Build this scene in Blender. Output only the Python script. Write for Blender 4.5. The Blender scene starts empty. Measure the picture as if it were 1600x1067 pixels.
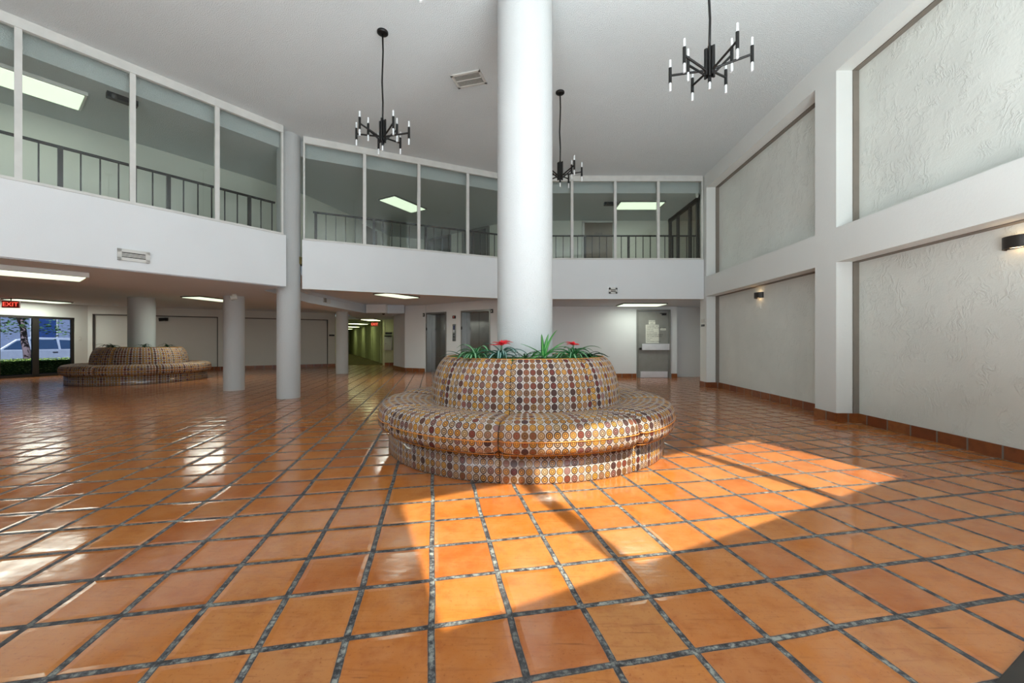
import bpy, math, random
from mathutils import Vector, Matrix

sc = bpy.context.scene
COL = sc.collection
PI = math.pi
R = math.radians
random.seed(7)

# ------------------------------------------------------------------ camera
F = 622.3                       # focal length in pixels of a 1600 px wide frame
CZ = 1.10
cd = bpy.data.cameras.new('camera')
cd.sensor_width = 36.0
cd.lens = F * 36.0 / 1600.0
cd.clip_start = 0.02
cd.clip_end = 300
cam = bpy.data.objects.new('camera', cd)
cam.location = (0, 0, CZ)
cam.rotation_euler = (R(90), 0, 0)
COL.objects.link(cam)
sc.camera = cam

# ------------------------------------------------------------------ world, sun, daylight fill, exposure
vs = sc.view_settings
vs.view_transform = 'Standard'
vs.look = 'None'
vs.gamma = 1
vs.use_curve_mapping = False
vs.exposure = 0.0

W = bpy.data.worlds.new('world')
sc.world = W
W.use_nodes = True
wn = W.node_tree
bg = wn.nodes['Background']
sky = wn.nodes.new('ShaderNodeTexSky')
sky.sky_type = 'HOSEK_WILKIE'
sky.sun_direction = Vector((.377, -.926, 1.45)).normalized()
sky.turbidity = 3
wn.links.new(sky.outputs[0], bg.inputs[0])
bg.inputs[1].default_value = 1.1

SUNV = Vector((-.377, .926, -1.45)).normalized()
sl = bpy.data.lights.new('sun', 'SUN')
sl.energy = 12.0
sl.angle = R(.6)
sl.color = (1.0, .92, .80)
so = bpy.data.objects.new('sun', sl)
so.rotation_euler = SUNV.to_track_quat('-Z', 'Y').to_euler()
so.location = (6, -12, 16)
COL.objects.link(so)

FT = Vector((.892, .452, 0))     # direction along the front wall
FN = Vector((-.452, .892, 0))    # its normal, into the room
FP = FN * -.60                  # a point on its inner face


def area(name, loc, direction, sx, sy, power, color):
    l = bpy.data.lights.new(name, 'AREA')
    l.shape = 'RECTANGLE'
    l.size = sx
    l.size_y = sy
    l.energy = power
    l.color = color
    o = bpy.data.objects.new(name, l)
    o.location = loc
    o.rotation_euler = Vector(direction).to_track_quat('-Z', 'Y').to_euler()
    COL.objects.link(o)
    return o


DAY = (.88, .95, 1.0)
# added fill lamps for daylight at the front glazing (behind the camera), tilted up
area('window_fill', FP + FT * 2.2 + FN * .12 + Vector((0, 0, 3.95)), FN + Vector((-.3, 0, .3)), 3.8, 1.5, 55, DAY)
area('window_fill', FP + FT * -6.0 + FN * .12 + Vector((0, 0, 3.95)), FN + Vector((.3, 0, .4)), 7.0, 1.5, 205, DAY)
area('entrance_fill', FP + FT * .6 + FN * .12 + Vector((0, 0, 1.25)), FN + Vector((.15, 0, 3.2)), 5.2, 2.2, 720, DAY)


# ------------------------------------------------------------------ materials
def lin(c):
    return tuple(((x / 255.0) / 12.92) if x / 255.0 <= .04045 else ((x / 255.0 + .055) / 1.055) ** 2.4 for x in c) + (1.0,)


class NT:
    def __init__(s, name):
        s.m = bpy.data.materials.new(name)
        s.m.use_nodes = True
        s.t = s.m.node_tree
        s.b = s.t.nodes['Principled BSDF']
        s.out = s.t.nodes['Material Output']

    def n(s, typ, **k):
        x = s.t.nodes.new(typ)
        for a, b in k.items():
            setattr(x, a, b)
        return x

    def l(s, a, b):
        s.t.links.new(a, b)

    def put(s, sock, v):
        if hasattr(v, 'links') or isinstance(v, bpy.types.NodeSocket):
            s.l(v, sock)
        else:
            sock.default_value = v

    def math(s, op, a, b=0.0, c=None, clamp=False):
        x = s.n('ShaderNodeMath', operation=op, use_clamp=clamp)
        s.put(x.inputs[0], a)
        s.put(x.inputs[1], b)
        if c is not None:
            s.put(x.inputs[2], c)
        return x.outputs[0]

    def mix(s, f, a, b, mode='MIX'):
        x = s.n('ShaderNodeMix', data_type='RGBA', blend_type=mode)
        s.put(x.inputs[0], f)
        s.put(x.inputs[6], a)
        s.put(x.inputs[7], b)
        return x.outputs[2]

    def ramp(s, f, stops, interp='LINEAR'):
        x = s.n('ShaderNodeValToRGB')
        x.color_ramp.interpolation = interp
        el = x.color_ramp.elements
        while len(el) < len(stops):
            el.new(.5)
        for e, (p, c) in zip(el, stops):
            e.position = p
            e.color = c if len(c) == 4 else tuple(c) + (1,)
        s.put(x.inputs[0], f)
        return x.outputs[0]

    def noise(s, vec, scale, detail=2, rough=.5, out=0):
        x = s.n('ShaderNodeTexNoise')
        if vec is not None:
            s.put(x.inputs['Vector'], vec)
        x.inputs['Scale'].default_value = scale
        x.inputs['Detail'].default_value = detail
        x.inputs['Roughness'].default_value = rough
        return x.outputs[out]

    def coord(s, which='Object'):
        return s.n('ShaderNodeTexCoord').outputs[which]

    def scale(s, vec, sc_):
        x = s.n('ShaderNodeMapping')
        s.put(x.inputs['Vector'], vec)
        x.inputs['Scale'].default_value = sc_
        return x.outputs[0]

    def bump(s, h, strength, dist=.01, chain=None):
        x = s.n('ShaderNodeBump')
        x.inputs['Strength'].default_value = strength
        x.inputs['Distance'].default_value = dist
        s.put(x.inputs['Height'], h)
        if chain is not None:
            s.l(chain, x.inputs['Normal'])
        return x.outputs[0]

    def set(s, **k):
        for a, v in k.items():
            s.put(s.b.inputs[a.replace('_', ' ')], v)
        return s.m


def plain(name, rgb, rough=.5, metal=0, var=.06, scale=6, bump=0, bscale=60, spec=.5):
    t = NT(name)
    c = lin(rgb)
    if var:
        n = t.noise(t.coord(), scale, 3)
        c = t.ramp(n, [(.3, tuple(x * (1 - var) for x in c[:3])), (.7, tuple(min(1, x * (1 + var)) for x in c[:3]))])
    t.set(Base_Color=c, Roughness=rough, Metallic=metal, Specular_IOR_Level=spec)
    if bump:
        t.set(Normal=t.bump(t.noise(t.coord(), bscale, 3), bump, .004))
    return t.m


def mat_plaster(name, rgb, strength=.7):
    """hand trowelled rough plaster"""
    t = NT(name)
    co = t.coord()
    warp = t.noise(co, 3.0, 2, out=1)
    vm = t.n('ShaderNodeVectorMath', operation='MULTIPLY_ADD')
    t.l(warp, vm.inputs[0])
    vm.inputs[1].default_value = (.45, .45, .45)
    t.l(co, vm.inputs[2])
    n1 = t.noise(t.scale(vm.outputs[0], (1, 1.0, .35)), 13, 4, .6)
    r1 = t.math('ABSOLUTE', t.math('SUBTRACT', n1, .5))
    r1 = t.math('MINIMUM', t.math('MULTIPLY', r1, 9), 1.0)
    mask = t.math('GREATER_THAN', t.noise(co, 4.5, 2), .47)
    mask = t.ramp(t.noise(co, 5.0, 2), [(.45, (0, 0, 0)), (.62, (1, 1, 1))])
    inv = t.math('MULTIPLY', t.math('SUBTRACT', 1.0, r1), mask)
    h = t.math('ADD', inv, t.math('MULTIPLY', t.noise(co, 55, 3), .35))
    c = lin(rgb)
    col = t.ramp(t.noise(co, 1.3, 3), [(.3, tuple(x * .93 for x in c[:3])), (.7, tuple(min(1, x * 1.04) for x in c[:3]))])
    t.set(Base_Color=col, Roughness=.75, Normal=t.bump(h, strength, .012))
    return t.m


def mat_stucco(name, rgb, bs=90, strength=.35, var=.03, rough=.8, dist=.006):
    t = NT(name)
    co = t.coord()
    n = t.noise(co, bs, 3, .6)
    h = t.ramp(n, [(.38, (0, 0, 0)), (.62, (1, 1, 1))])
    c = lin(rgb)
    col = t.ramp(t.noise(co, .8, 3), [(.3, tuple(x * (1 - var) for x in c[:3])), (.7, tuple(min(1, x * (1 + var)) for x in c[:3]))])
    t.set(Base_Color=col, Roughness=rough, Normal=t.bump(h, strength, dist))
    return t.m


P = 1.10 / 3.593        # tile pitch
YAW = .1954


def mat_floor():
    t = NT('saltillo_tile')
    co = t.coord('Object')
    wob = t.n('ShaderNodeVectorMath', operation='SUBTRACT')
    t.l(t.noise(co, 2.6, 1, out=1), wob.inputs[0])
    wob.inputs[1].default_value = (.5, .5, .5)
    ad = t.n('ShaderNodeVectorMath', operation='MULTIPLY_ADD')
    t.l(wob.outputs[0], ad.inputs[0])
    ad.inputs[1].default_value = (.016, .016, 0)
    t.l(co, ad.inputs[2])

    def dot(vec, d, off):
        x = t.n('ShaderNodeVectorMath', operation='DOT_PRODUCT')
        t.l(vec, x.inputs[0])
        x.inputs[1].default_value = d
        return t.math('SUBTRACT', x.outputs['Value'], off)
    cy, sy = math.cos(YAW) / P, math.sin(YAW) / P
    ox, oy = .1623, 4.2327
    offu = ox * math.cos(YAW) + oy * math.sin(YAW)
    offv = -ox * math.sin(YAW) + oy * math.cos(YAW)
    u = dot(ad.outputs[0], (cy, sy, 0), offu)
    v = dot(ad.outputs[0], (-sy, cy, 0), offv)
    cb = t.n('ShaderNodeCombineXYZ')
    t.l(t.math('FLOOR', u), cb.inputs[0])
    t.l(t.math('FLOOR', v), cb.inputs[1])
    wn_ = t.n('ShaderNodeTexWhiteNoise', noise_dimensions='2D')
    t.l(cb.outputs[0], wn_.inputs['Vector'])
    h1 = wn_.outputs['Value']
    hc = wn_.outputs['Color']
    fu, fv = t.math('FRACT', u), t.math('FRACT', v)
    du = t.math('MINIMUM', fu, t.math('SUBTRACT', 1.0, fu))
    dv = t.math('MINIMUM', fv, t.math('SUBTRACT', 1.0, fv))
    d = t.math('MINIMUM', du, dv)
    d = t.math('ADD', d, t.math('MULTIPLY', t.math('SUBTRACT', t.noise(co, 40, 2), .5), .012))
    tile = t.ramp(d, [(.038, (0, 0, 0)), (.050, (1, 1, 1))])
    edge = t.ramp(d, [(.042, (0, 0, 0)), (.11, (1, 1, 1))])
    # colour of each tile
    base = t.ramp(h1, [(0, lin((176, 97, 38))), (.22, lin((184, 110, 44))), (.42, lin((178, 102, 38))), (.6, lin((186, 116, 54))),
                       (.78, lin((174, 98, 44))), (.9, lin((166, 88, 32))), (1, lin((182, 120, 64)))])
    sh = t.n('ShaderNodeVectorMath', operation='MULTIPLY_ADD')
    t.l(hc, sh.inputs[0])
    sh.inputs[1].default_value = (9, 9, 9)
    t.l(co, sh.inputs[2])
    cloud = t.noise(sh.outputs[0], 5.5, 3, .6)
    base = t.mix(t.ramp(cloud, [(.35, (0, 0, 0)), (.72, (.5, .5, .5))]), base, lin((192, 130, 78)))
    cloud2 = t.noise(sh.outputs[0], 9.5, 4, .65)
    base = t.mix(t.ramp(cloud2, [(.5, (0, 0, 0)), (.78, (.55, .55, .55))]), base, lin((150, 74, 30)))
    # streaks of the clay
    rot = t.n('ShaderNodeMapping')
    t.l(sh.outputs[0], rot.inputs['Vector'])
    rot.inputs['Rotation'].default_value = (0, 0, -YAW)
    rot.inputs['Scale'].default_value = (6, 70, 1)
    st = t.noise(rot.outputs[0], 1.0, 3, .6)
    base = t.mix(t.ramp(st, [(.56, (0, 0, 0)), (.8, (.42, .42, .42))]), base, lin((124, 60, 24)))
    base = t.mix(t.ramp(t.noise(co, 75, 4, .7), [(.30, (.5, .5, .5)), (.42, (0, 0, 0))]), base, lin((120, 56, 22)))
    # sparse dark scratches
    r2 = t.n('ShaderNodeMapping')
    t.l(co, r2.inputs['Vector'])
    r2.inputs['Rotation'].default_value = (0, 0, .9)
    r2.inputs['Scale'].default_value = (3.5, 60, 1)
    scn = t.noise(r2.outputs[0], 1.0, 2, .5)
    base = t.mix(t.ramp(scn, [(.70, (0, 0, 0)), (.76, (.45, .45, .45))]), base, lin((96, 48, 24)))
    grout = t.ramp(t.noise(co, 26, 5, .75), [(.42, lin((28, 27, 30))), (.50, lin((82, 82, 84))), (.60, lin((150, 152, 142)))])
    big = t.noise(co, 1.1, 2)
    grout = t.mix(t.ramp(big, [(.42, (0, 0, 0)), (.6, (.55, .55, .55))]), grout, lin((46, 44, 46)))
    rimd = t.ramp(d, [(.024, (0, 0, 0)), (.036, (.8, .8, .8))])
    grout = t.mix(rimd, grout, lin((26, 22, 22)))
    col = t.mix(tile, grout, base)
    # relief: handmade waviness plus sunk joints
    wv = t.noise(t.scale(co, (1, 1, 1)), 7, 2, .5)
    rp = t.n('ShaderNodeMapping')
    t.l(sh.outputs[0], rp.inputs['Vector'])
    rp.inputs['Rotation'].default_value = (0, 0, -YAW)
    rp.inputs['Scale'].default_value = (4, 30, 1)
    rip = t.noise(rp.outputs[0], 1.0, 2, .5)
    hgt = t.math('ADD', t.math('MULTIPLY', edge, .8), t.math('ADD', t.math('MULTIPLY', wv, .9), t.math('MULTIPLY', rip, .22)))
    nb = t.bump(hgt, .28, .006)
    rough = t.mix(tile, (.8, .8, .8, 1), t.ramp(t.noise(co, 8, 3), [(.3, (.09, .09, .09)), (.75, (.20, .20, .20))]))
    t.set(Base_Color=col, Roughness=rough, Normal=nb, Specular_IOR_Level=.8)
    return t.m


def mat_baseboard():
    """terracotta skirting tiles; the UV runs in metres along the wall"""
    t = NT('terracotta_skirting')
    uv = t.n('ShaderNodeUVMap').outputs[0]
    sp = t.n('ShaderNodeSeparateXYZ')
    t.l(uv, sp.inputs[0])
    u = t.math('DIVIDE', sp.outputs[0], .306)
    fu = t.math('FRACT', u)
    d = t.math('MINIMUM', fu, t.math('SUBTRACT', 1.0, fu))
    tile = t.ramp(d, [(.022, (0, 0, 0)), (.035, (1, 1, 1))])
    w = t.n('ShaderNodeTexWhiteNoise', noise_dimensions='1D')
    t.l(t.math('FLOOR', u), w.inputs['W'])
    base = t.ramp(w.outputs['Value'], [(0, lin((122, 64, 34))), (.5, lin((140, 80, 42))), (1, lin((150, 92, 50)))])
    base = t.mix(t.ramp(t.noise(t.coord(), 14, 3), [(.4, (0, 0, 0)), (.75, (.6, .6, .6))]), base, lin((104, 52, 28)))
    t.set(Base_Color=t.mix(tile, lin((120, 116, 110)), base), Roughness=.3, Normal=t.bump(tile, .4, .004))
    return t.m


def mat_fabric(name, gloss=False):
    """woven upholstery with columns of ringed discs; UV in metres"""
    t = NT(name)
    uv = t.n('ShaderNodeUVMap').outputs[0]
    sp = t.n('ShaderNodeSeparateXYZ')
    t.l(uv, sp.inputs[0])
    C = .0595
    u = t.math('DIVIDE', sp.outputs[0], C)
    v = t.math('DIVIDE', sp.outputs[1], C * 1.05)
    cu, cv = t.math('FLOOR', u), t.math('FLOOR', v)
    x = t.math('SUBTRACT', t.math('FRACT', u), .5)
    y = t.math('SUBTRACT', t.math('FRACT', v), .5)
    x2 = t.math('MULTIPLY', x, 1.03)
    y2 = t.math('MULTIPLY', y, .97)
    r = t.math('SQRT', t.math('ADD', t.math('MULTIPLY', x2, x2), t.math('MULTIPLY', y2, y2)))
    wc = t.n('ShaderNodeTexWhiteNoise', noise_dimensions='1D')
    t.l(cu, wc.inputs['W'])
    colh = wc.outputs['Value']
    cb = t.n('ShaderNodeCombineXYZ')
    t.l(cu, cb.inputs[0])
    t.l(cv, cb.inputs[1])
    w2 = t.n('ShaderNodeTexWhiteNoise', noise_dimensions='2D')
    t.l(cb.outputs[0], w2.inputs['Vector'])
    ch = w2.outputs['Value']
    mixh = t.math('FRACT', t.math('ADD', colh, t.math('MULTIPLY', ch, .16)))
    dark, brown, mauve, gold, tan, plum, olive = [lin(c) for c in ((50, 28, 26), (88, 54, 36), (128, 98, 92), (146, 106, 48), (128, 94, 62), (66, 44, 50), (112, 90, 44))]
    outer = t.ramp(mixh, [(0, dark), (.20, brown), (.36, gold), (.46, mauve), (.58, brown), (.68, tan), (.78, gold), (.86, plum), (.93, olive)], 'CONSTANT')
    ih = t.math('FRACT', t.math('ADD', t.math('MULTIPLY', colh, 7.3), t.math('MULTIPLY', t.math('FRACT', t.math('MULTIPLY', cv, .5)), .55)))
    inner = t.ramp(ih, [(0, lin((206, 146, 60))), (.26, lin((130, 54, 40))), (.38, lin((190, 160, 124))), (.52, lin((84, 52, 44))), (.66, lin((206, 152, 70))), (.84, lin((150, 106, 96)))], 'CONSTANT')
    ring = t.ramp(r, [(0, (1, 1, 1)), (.13, (0, 0, 0)), (.235, (1, 1, 1)), (.335, (0, 0, 0)), (.5, (0, 0, 0))], 'CONSTANT')
    disc = t.mix(ring, outer, inner)
    rim = t.ramp(r, [(0, (0, 0, 0)), (.415, (1, 1, 1))], 'CONSTANT')
    disc = t.mix(t.math('MULTIPLY', rim, .75), disc, lin((54, 38, 34)))
    bgc = lin((190, 180, 172))
    dia = t.math('ADD', t.math('SUBTRACT', .5, t.math('ABSOLUTE', x)), t.math('SUBTRACT', .5, t.math('ABSOLUTE', y)))
    bgc = t.mix(t.ramp(dia, [(0, (1, 1, 1)), (.13, (0, 0, 0))], 'CONSTANT'), bgc, lin((140, 128, 124)))
    inside = t.ramp(r, [(0, (1, 1, 1)), (.472, (0, 0, 0))], 'CONSTANT')
    col = t.mix(inside, bgc, disc)
    weave = t.noise(uv, 900, 2)
    col = t.mix(.25, col, t.ramp(weave, [(.3, (.25, .25, .25)), (.7, (1, 1, 1))]), 'MULTIPLY')
    if gloss:
        t.set(Base_Color=col, Roughness=.42, Coat_Weight=.6, Coat_Roughness=.08, Coat_IOR=1.55,
              Coat_Normal=t.bump(t.noise(t.coord(), 5, 2), .12, .02))
    else:
        t.set(Base_Color=col, Roughness=.8, Normal=t.bump(t.math('ADD', t.noise(uv, 500, 2), t.math('MULTIPLY', inside, .8)), .2, .002))
    return t.m


def mat_glass(name, tint=(.93, .95, .94), ior=.035, rough=0.0):
    t = NT(name)
    tr = t.n('ShaderNodeBsdfTransparent')
    tr.inputs[0].default_value = tuple(tint) + (1,)
    gl = t.n('ShaderNodeBsdfGlossy')
    gl.inputs['Roughness'].default_value = rough
    lw = t.n('ShaderNodeLayerWeight')
    f5 = t.math('POWER', lw.outputs['Facing'], 5.0)
    fr = t.math('MULTIPLY_ADD', f5, .9, ior)
    mx = t.n('ShaderNodeMixShader')
    t.l(fr, mx.inputs[0])
    t.l(tr.outputs[0], mx.inputs[1])
    t.l(gl.outputs[0], mx.inputs[2])
    t.l(mx.outputs[0], t.out.inputs[0])
    t.t.nodes.remove(t.b)
    return t.m


def mat_emit(name, rgb, strength):
    t = NT(name)
    c = lin(rgb)
    n = t.noise(t.coord(), 240, 1)
    cc = t.ramp(n, [(.3, tuple(x * .96 for x in c[:3])), (.7, c[:3])])
    t.set(Base_Color=(.8, .8, .8, 1), Emission_Color=cc, Emission_Strength=strength, Roughness=.4)
    return t.m


def mat_leaf(name, a, b, stripe=True):
    t = NT(name)
    uv = t.n('ShaderNodeUVMap').outputs[0]
    sp = t.n('ShaderNodeSeparateXYZ')
    t.l(uv, sp.inputs[0])
    mid = t.math('ABSOLUTE', t.math('SUBTRACT', sp.outputs[0], .5))
    f = t.ramp(mid, [(.05, (1, 1, 1)), (.2, (0, 0, 0))]) if stripe else t.ramp(t.noise(t.coord(), 20, 2), [(.4, (0, 0, 0)), (.7, (1, 1, 1))])
    t.set(Base_Color=t.mix(f, lin(a), lin(b)), Roughness=.38)
    return t.m


def mat_steel(name, rgb=(150, 150, 150), rough=.22):
    t = NT(name)
    c = lin(rgb)
    n = t.noise(t.scale(t.coord(), (40, 40, .6)), 4, 3)
    t.set(Base_Color=c, Metallic=1.0, Roughness=t.ramp(n, [(.3, (rough * .8,) * 3), (.7, (rough * 1.3,) * 3)]),
          Normal=t.bump(t.noise(t.coord(), 2.2, 1), .10, .05))
    return t.m


def mat_turf():
    t = NT('artificial_turf')
    n = t.noise(t.coord(), 120, 3, .7)
    t.set(Base_Color=t.ramp(n, [(.3, lin((28, 62, 20))), (.55, lin((62, 112, 38))), (.75, lin((118, 156, 60)))]), Roughness=.8,
          Normal=t.bump(n, 1.0, .01))
    return t.m


def mat_carpet():
    t = NT('corridor_carpet')
    n = t.noise(t.coord(), 5, 4, .6)
    t.set(Base_Color=t.ramp(n, [(.35, lin((88, 78, 44))), (.65, lin((118, 106, 62)))]), Roughness=.95,
          Normal=t.bump(t.noise(t.coord(), 200, 2), .6, .005))
    return t.m


WHITE = mat_stucco('white_wall_paint', (222, 225, 226), 140, .10)
CEIL = mat_stucco('popcorn_ceiling', (228, 234, 234), 75, .75, .02, .9, .012)
SOFF = mat_stucco('soffit_paint', (214, 226, 236), 75, .5, .02, .9, .01)
COLM = mat_stucco('column_stucco', (186, 188, 187), 85, .40)
RWALL = mat_stucco('right_wall_paint', (222, 224, 220), 30, .08)
PLAST = mat_plaster('trowelled_plaster', (220, 223, 216), .45)
TAUPE = plain('taupe_reveal', (128, 120, 110), .6)
FRAMEW = plain('window_frame_paint', (205, 205, 200), .5)
DARKB = plain('dark_bronze', (48, 44, 40), .45, .3)
IRON = plain('wrought_iron', (36, 34, 32), .5, .2)
BLACK = plain('black_metal', (30, 29, 28), .42, .5)
BLKP = plain('black_plastic', (22, 22, 22), .4)
GREYD = plain('grey_door_paint', (134, 134, 130), .45)
GREYF = plain('grey_frame_paint', (120, 120, 116), .45)
STEEL = mat_steel('brushed_steel', (150, 150, 148), .20)
STEELB = plain('bright_metal_plate', (222, 223, 230), .3, .25)
FLOORM = mat_floor()
SKIRT = mat_baseboard()
FAB = mat_fabric('circle_fabric')
FABG = mat_fabric('circle_fabric_under_clear_vinyl', True)
PIPE = plain('orange_piping', (204, 132, 58), .55)
SEAM = plain('dark_seam', (40, 26, 22), .8)
GLASS = mat_glass('window_glass', (.90, .92, .91))
GLASSD = mat_glass('door_glass', (.50, .56, .66), .02)
LAMPG = mat_emit('fluorescent_diffuser', (226, 244, 214), 1.3)
LAMPY = mat_emit('corridor_diffuser', (240, 250, 190), 5.0)
TURF = mat_turf()
CARPET = mat_carpet()
BULB = plain('frosted_bulb', (200, 202, 202), .35)
EXITR = mat_emit('exit_red', (255, 60, 36), 1.6)
EXITB = plain('exit_housing', (170, 60, 48), .4)
WARM = mat_emit('sconce_lamp', (255, 214, 160), 5)
VENTW = plain('vent_paint', (205, 204, 198), .5)
VENTD = plain('vent_dark', (44, 42, 40), .8)
PAPER = plain('notice_paper', (214, 214, 204), .6)
INK = plain('ink', (36, 34, 32), .7)
BROWND = plain('brown_door', (108, 96, 80), .4, scale=3, var=.12)
CREAMW = plain('corridor_wall', (196, 200, 160), .7)


# ------------------------------------------------------------------ mesh helpers
class MB:
    def __init__(s):
        s.v, s.f, s.u, s.sm = [], [], [], []

    def add(s, vs_, fs, uv=None, smooth=False):
        o = len(s.v)
        s.v += [tuple(p) for p in vs_]
        s.u += (uv if uv else [(0, 0)] * len(vs_))
        s.f += [tuple(i + o for i in q) for q in fs]
        s.sm += [smooth] * len(fs)
        return s

    def box(s, c, d, rz=0.0, m=None):
        x, y, z = d[0] / 2, d[1] / 2, d[2] / 2
        pts = [Vector(p) for p in ((-x, -y, -z), (x, -y, -z), (x, y, -z), (-x, y, -z), (-x, -y, z), (x, -y, z), (x, y, z), (-x, y, z))]
        mt = Matrix.Translation(Vector(c)) @ (m if m is not None else Matrix.Rotation(rz, 4, 'Z'))
        return s.add([mt @ p for p in pts], [(3, 2, 1, 0), (4, 5, 6, 7), (0, 1, 5, 4), (1, 2, 6, 5), (2, 3, 7, 6), (3, 0, 4, 7)])

    def prism(s, poly, z0, z1):
        a = sum(poly[i][0] * poly[(i + 1) % len(poly)][1] - poly[(i + 1) % len(poly)][0] * poly[i][1] for i in range(len(poly)))
        if a < 0:
            poly = poly[::-1]
        n = len(poly)
        fs = [tuple(range(n - 1, -1, -1)), tuple(range(n, 2 * n))] + [(i, (i + 1) % n, n + (i + 1) % n, n + i) for i in range(n)]
        return s.add([(p[0], p[1], z0) for p in poly] + [(p[0], p[1], z1) for p in poly], fs)

    def seg(s, p, q, z0, z1, th, side=1):
        """a wall from p to q; its face is the line pq, its thickness lies to the left (side=1) or right (-1) of p->q"""
        d = (Vector(q[:2]) - Vector(p[:2])).normalized()
        n = Vector((-d.y, d.x)) * side * th
        return s.prism([p[:2], q[:2], (q[0] + n.x, q[1] + n.y), (p[0] + n.x, p[1] + n.y)], z0, z1)

    def tube(s, p, q, r, n=10, r2=None, caps=True):
        p, q = Vector(p), Vector(q)
        r2 = r if r2 is None else r2
        d = (q - p).normalized()
        a = d.orthogonal().normalized()
        b = d.cross(a)
        vs_, uv = [], []
        for k, (c, rr) in enumerate(((p, r), (q, r2))):
            for i in range(n):
                t = 2 * PI * i / n
                vs_.append(c + (a * math.cos(t) + b * math.sin(t)) * rr)
        fs = [(i, (i + 1) % n, n + (i + 1) % n, n + i) for i in range(n)]
        s.add(vs_, fs, smooth=True)
        if caps:
            s.add(vs_[:n], [tuple(range(n - 1, -1, -1))])
            s.add(vs_[n:], [tuple(range(n))])
        return s

    def path(s, pts, rads, n=8):
        """a smooth tube through several points"""
        pts = [Vector(p) for p in pts]
        m = len(pts)
        vs_ = []
        a = None
        for k in range(m):
            d = (pts[min(k + 1, m - 1)] - pts[max(k - 1, 0)]).normalized()
            a = d.orthogonal().normalized() if a is None else (a - d * a.dot(d)).normalized()
            b = d.cross(a)
            rr = rads[k] if isinstance(rads, (list, tuple)) else rads
            vs_ += [pts[k] + (a * math.cos(2 * PI * i / n) + b * math.sin(2 * PI * i / n)) * rr for i in range(n)]
        fs = [(k * n + i, k * n + (i + 1) % n, (k + 1) * n + (i + 1) % n, (k + 1) * n + i) for k in range(m - 1) for i in range(n)]
        fs += [tuple(range(n - 1, -1, -1)), tuple((m - 1) * n + i for i in range(n))]
        return s.add(vs_, fs, smooth=True)

    def lathe(s, prof, n=48, c=(0, 0, 0), a0=0.0, a1=2 * PI, uvr=None, smooth=True):
        full = abs(a1 - a0 - 2 * PI) < 1e-6
        m = n if full else n + 1
        L = [0]
        for i in range(1, len(prof)):
            L.append(L[-1] + math.dist(prof[i], prof[i - 1]))
        vs_, uv = [], []
        for j in range(m):
            t = a0 + (a1 - a0) * j / n
            for i, (r, z) in enumerate(prof):
                vs_.append((c[0] + r * math.cos(t), c[1] + r * math.sin(t), c[2] + z))
                uv.append((t * (uvr or 1), L[i]))
        k = len(prof)
        fs = [(j * k + i, ((j + 1) % m) * k + i, ((j + 1) % m) * k + i + 1, j * k + i + 1) for j in range(n) for i in range(k - 1)]
        return s.add(vs_, fs, uv, smooth)

    def build(s, name, mat, parent=None, kind=None, label=None, cat=None, group=None, bevel=0):
        me = bpy.data.meshes.new(name)
        me.from_pydata(s.v, [], s.f)
        uvl = me.uv_layers.new(name='UVMap')
        idx = [l.vertex_index for l in me.loops]
        flat = []
        for i in idx:
            flat += s.u[i]
        uvl.data.foreach_set('uv', flat)
        me.polygons.foreach_set('use_smooth', s.sm)
        me.materials.append(mat)
        me.update()
        o = bpy.data.objects.new(name, me)
        COL.objects.link(o)
        if parent is not None:
            o.parent = parent
        tag(o, label, cat, group, kind)
        if bevel:
            b = o.modifiers.new('bevel', 'BEVEL')
            b.width = bevel
            b.segments = 2
            b.limit_method = 'ANGLE'
        return o


def tag(o, label=None, cat=None, group=None, kind=None):
    for k, v in (('label', label), ('category', cat), ('group', group), ('kind', kind)):
        if v:
            o[k] = v
    return o


def empty(name, loc, rz=0, label=None, cat=None, group=None, kind=None):
    o = bpy.data.objects.new(name, None)
    COL.objects.link(o)
    o.location = loc
    o.rotation_euler = (0, 0, rz)
    o.empty_display_size = .1
    return tag(o, label, cat, group, kind)


KIDS = {}


def copy_tree(o, parent=None):
    c = o.copy()
    COL.objects.link(c)
    if parent is not None:
        c.parent = parent
    for ch in [x for x in bpy.data.objects if x.parent == o]:
        copy_tree(ch, c)
    return c


def text_mesh(txt, size, mat, parent, name, mtx, align='CENTER', extrude=.002):
    cu = bpy.data.curves.new(name, 'FONT')
    cu.body = txt
    cu.size = size
    cu.align_x = align
    cu.align_y = 'CENTER'
    cu.extrude = extrude
    tmp = bpy.data.objects.new(name, cu)
    COL.objects.link(tmp)
    bpy.context.view_layer.update()
    me = bpy.data.meshes.new_from_object(tmp)
    bpy.data.objects.remove(tmp)
    me.materials.clear()
    me.materials.append(mat)
    o = bpy.data.objects.new(name, me)
    COL.objects.link(o)
    o.parent = parent
    o.matrix_local = mtx
    return o


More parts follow.
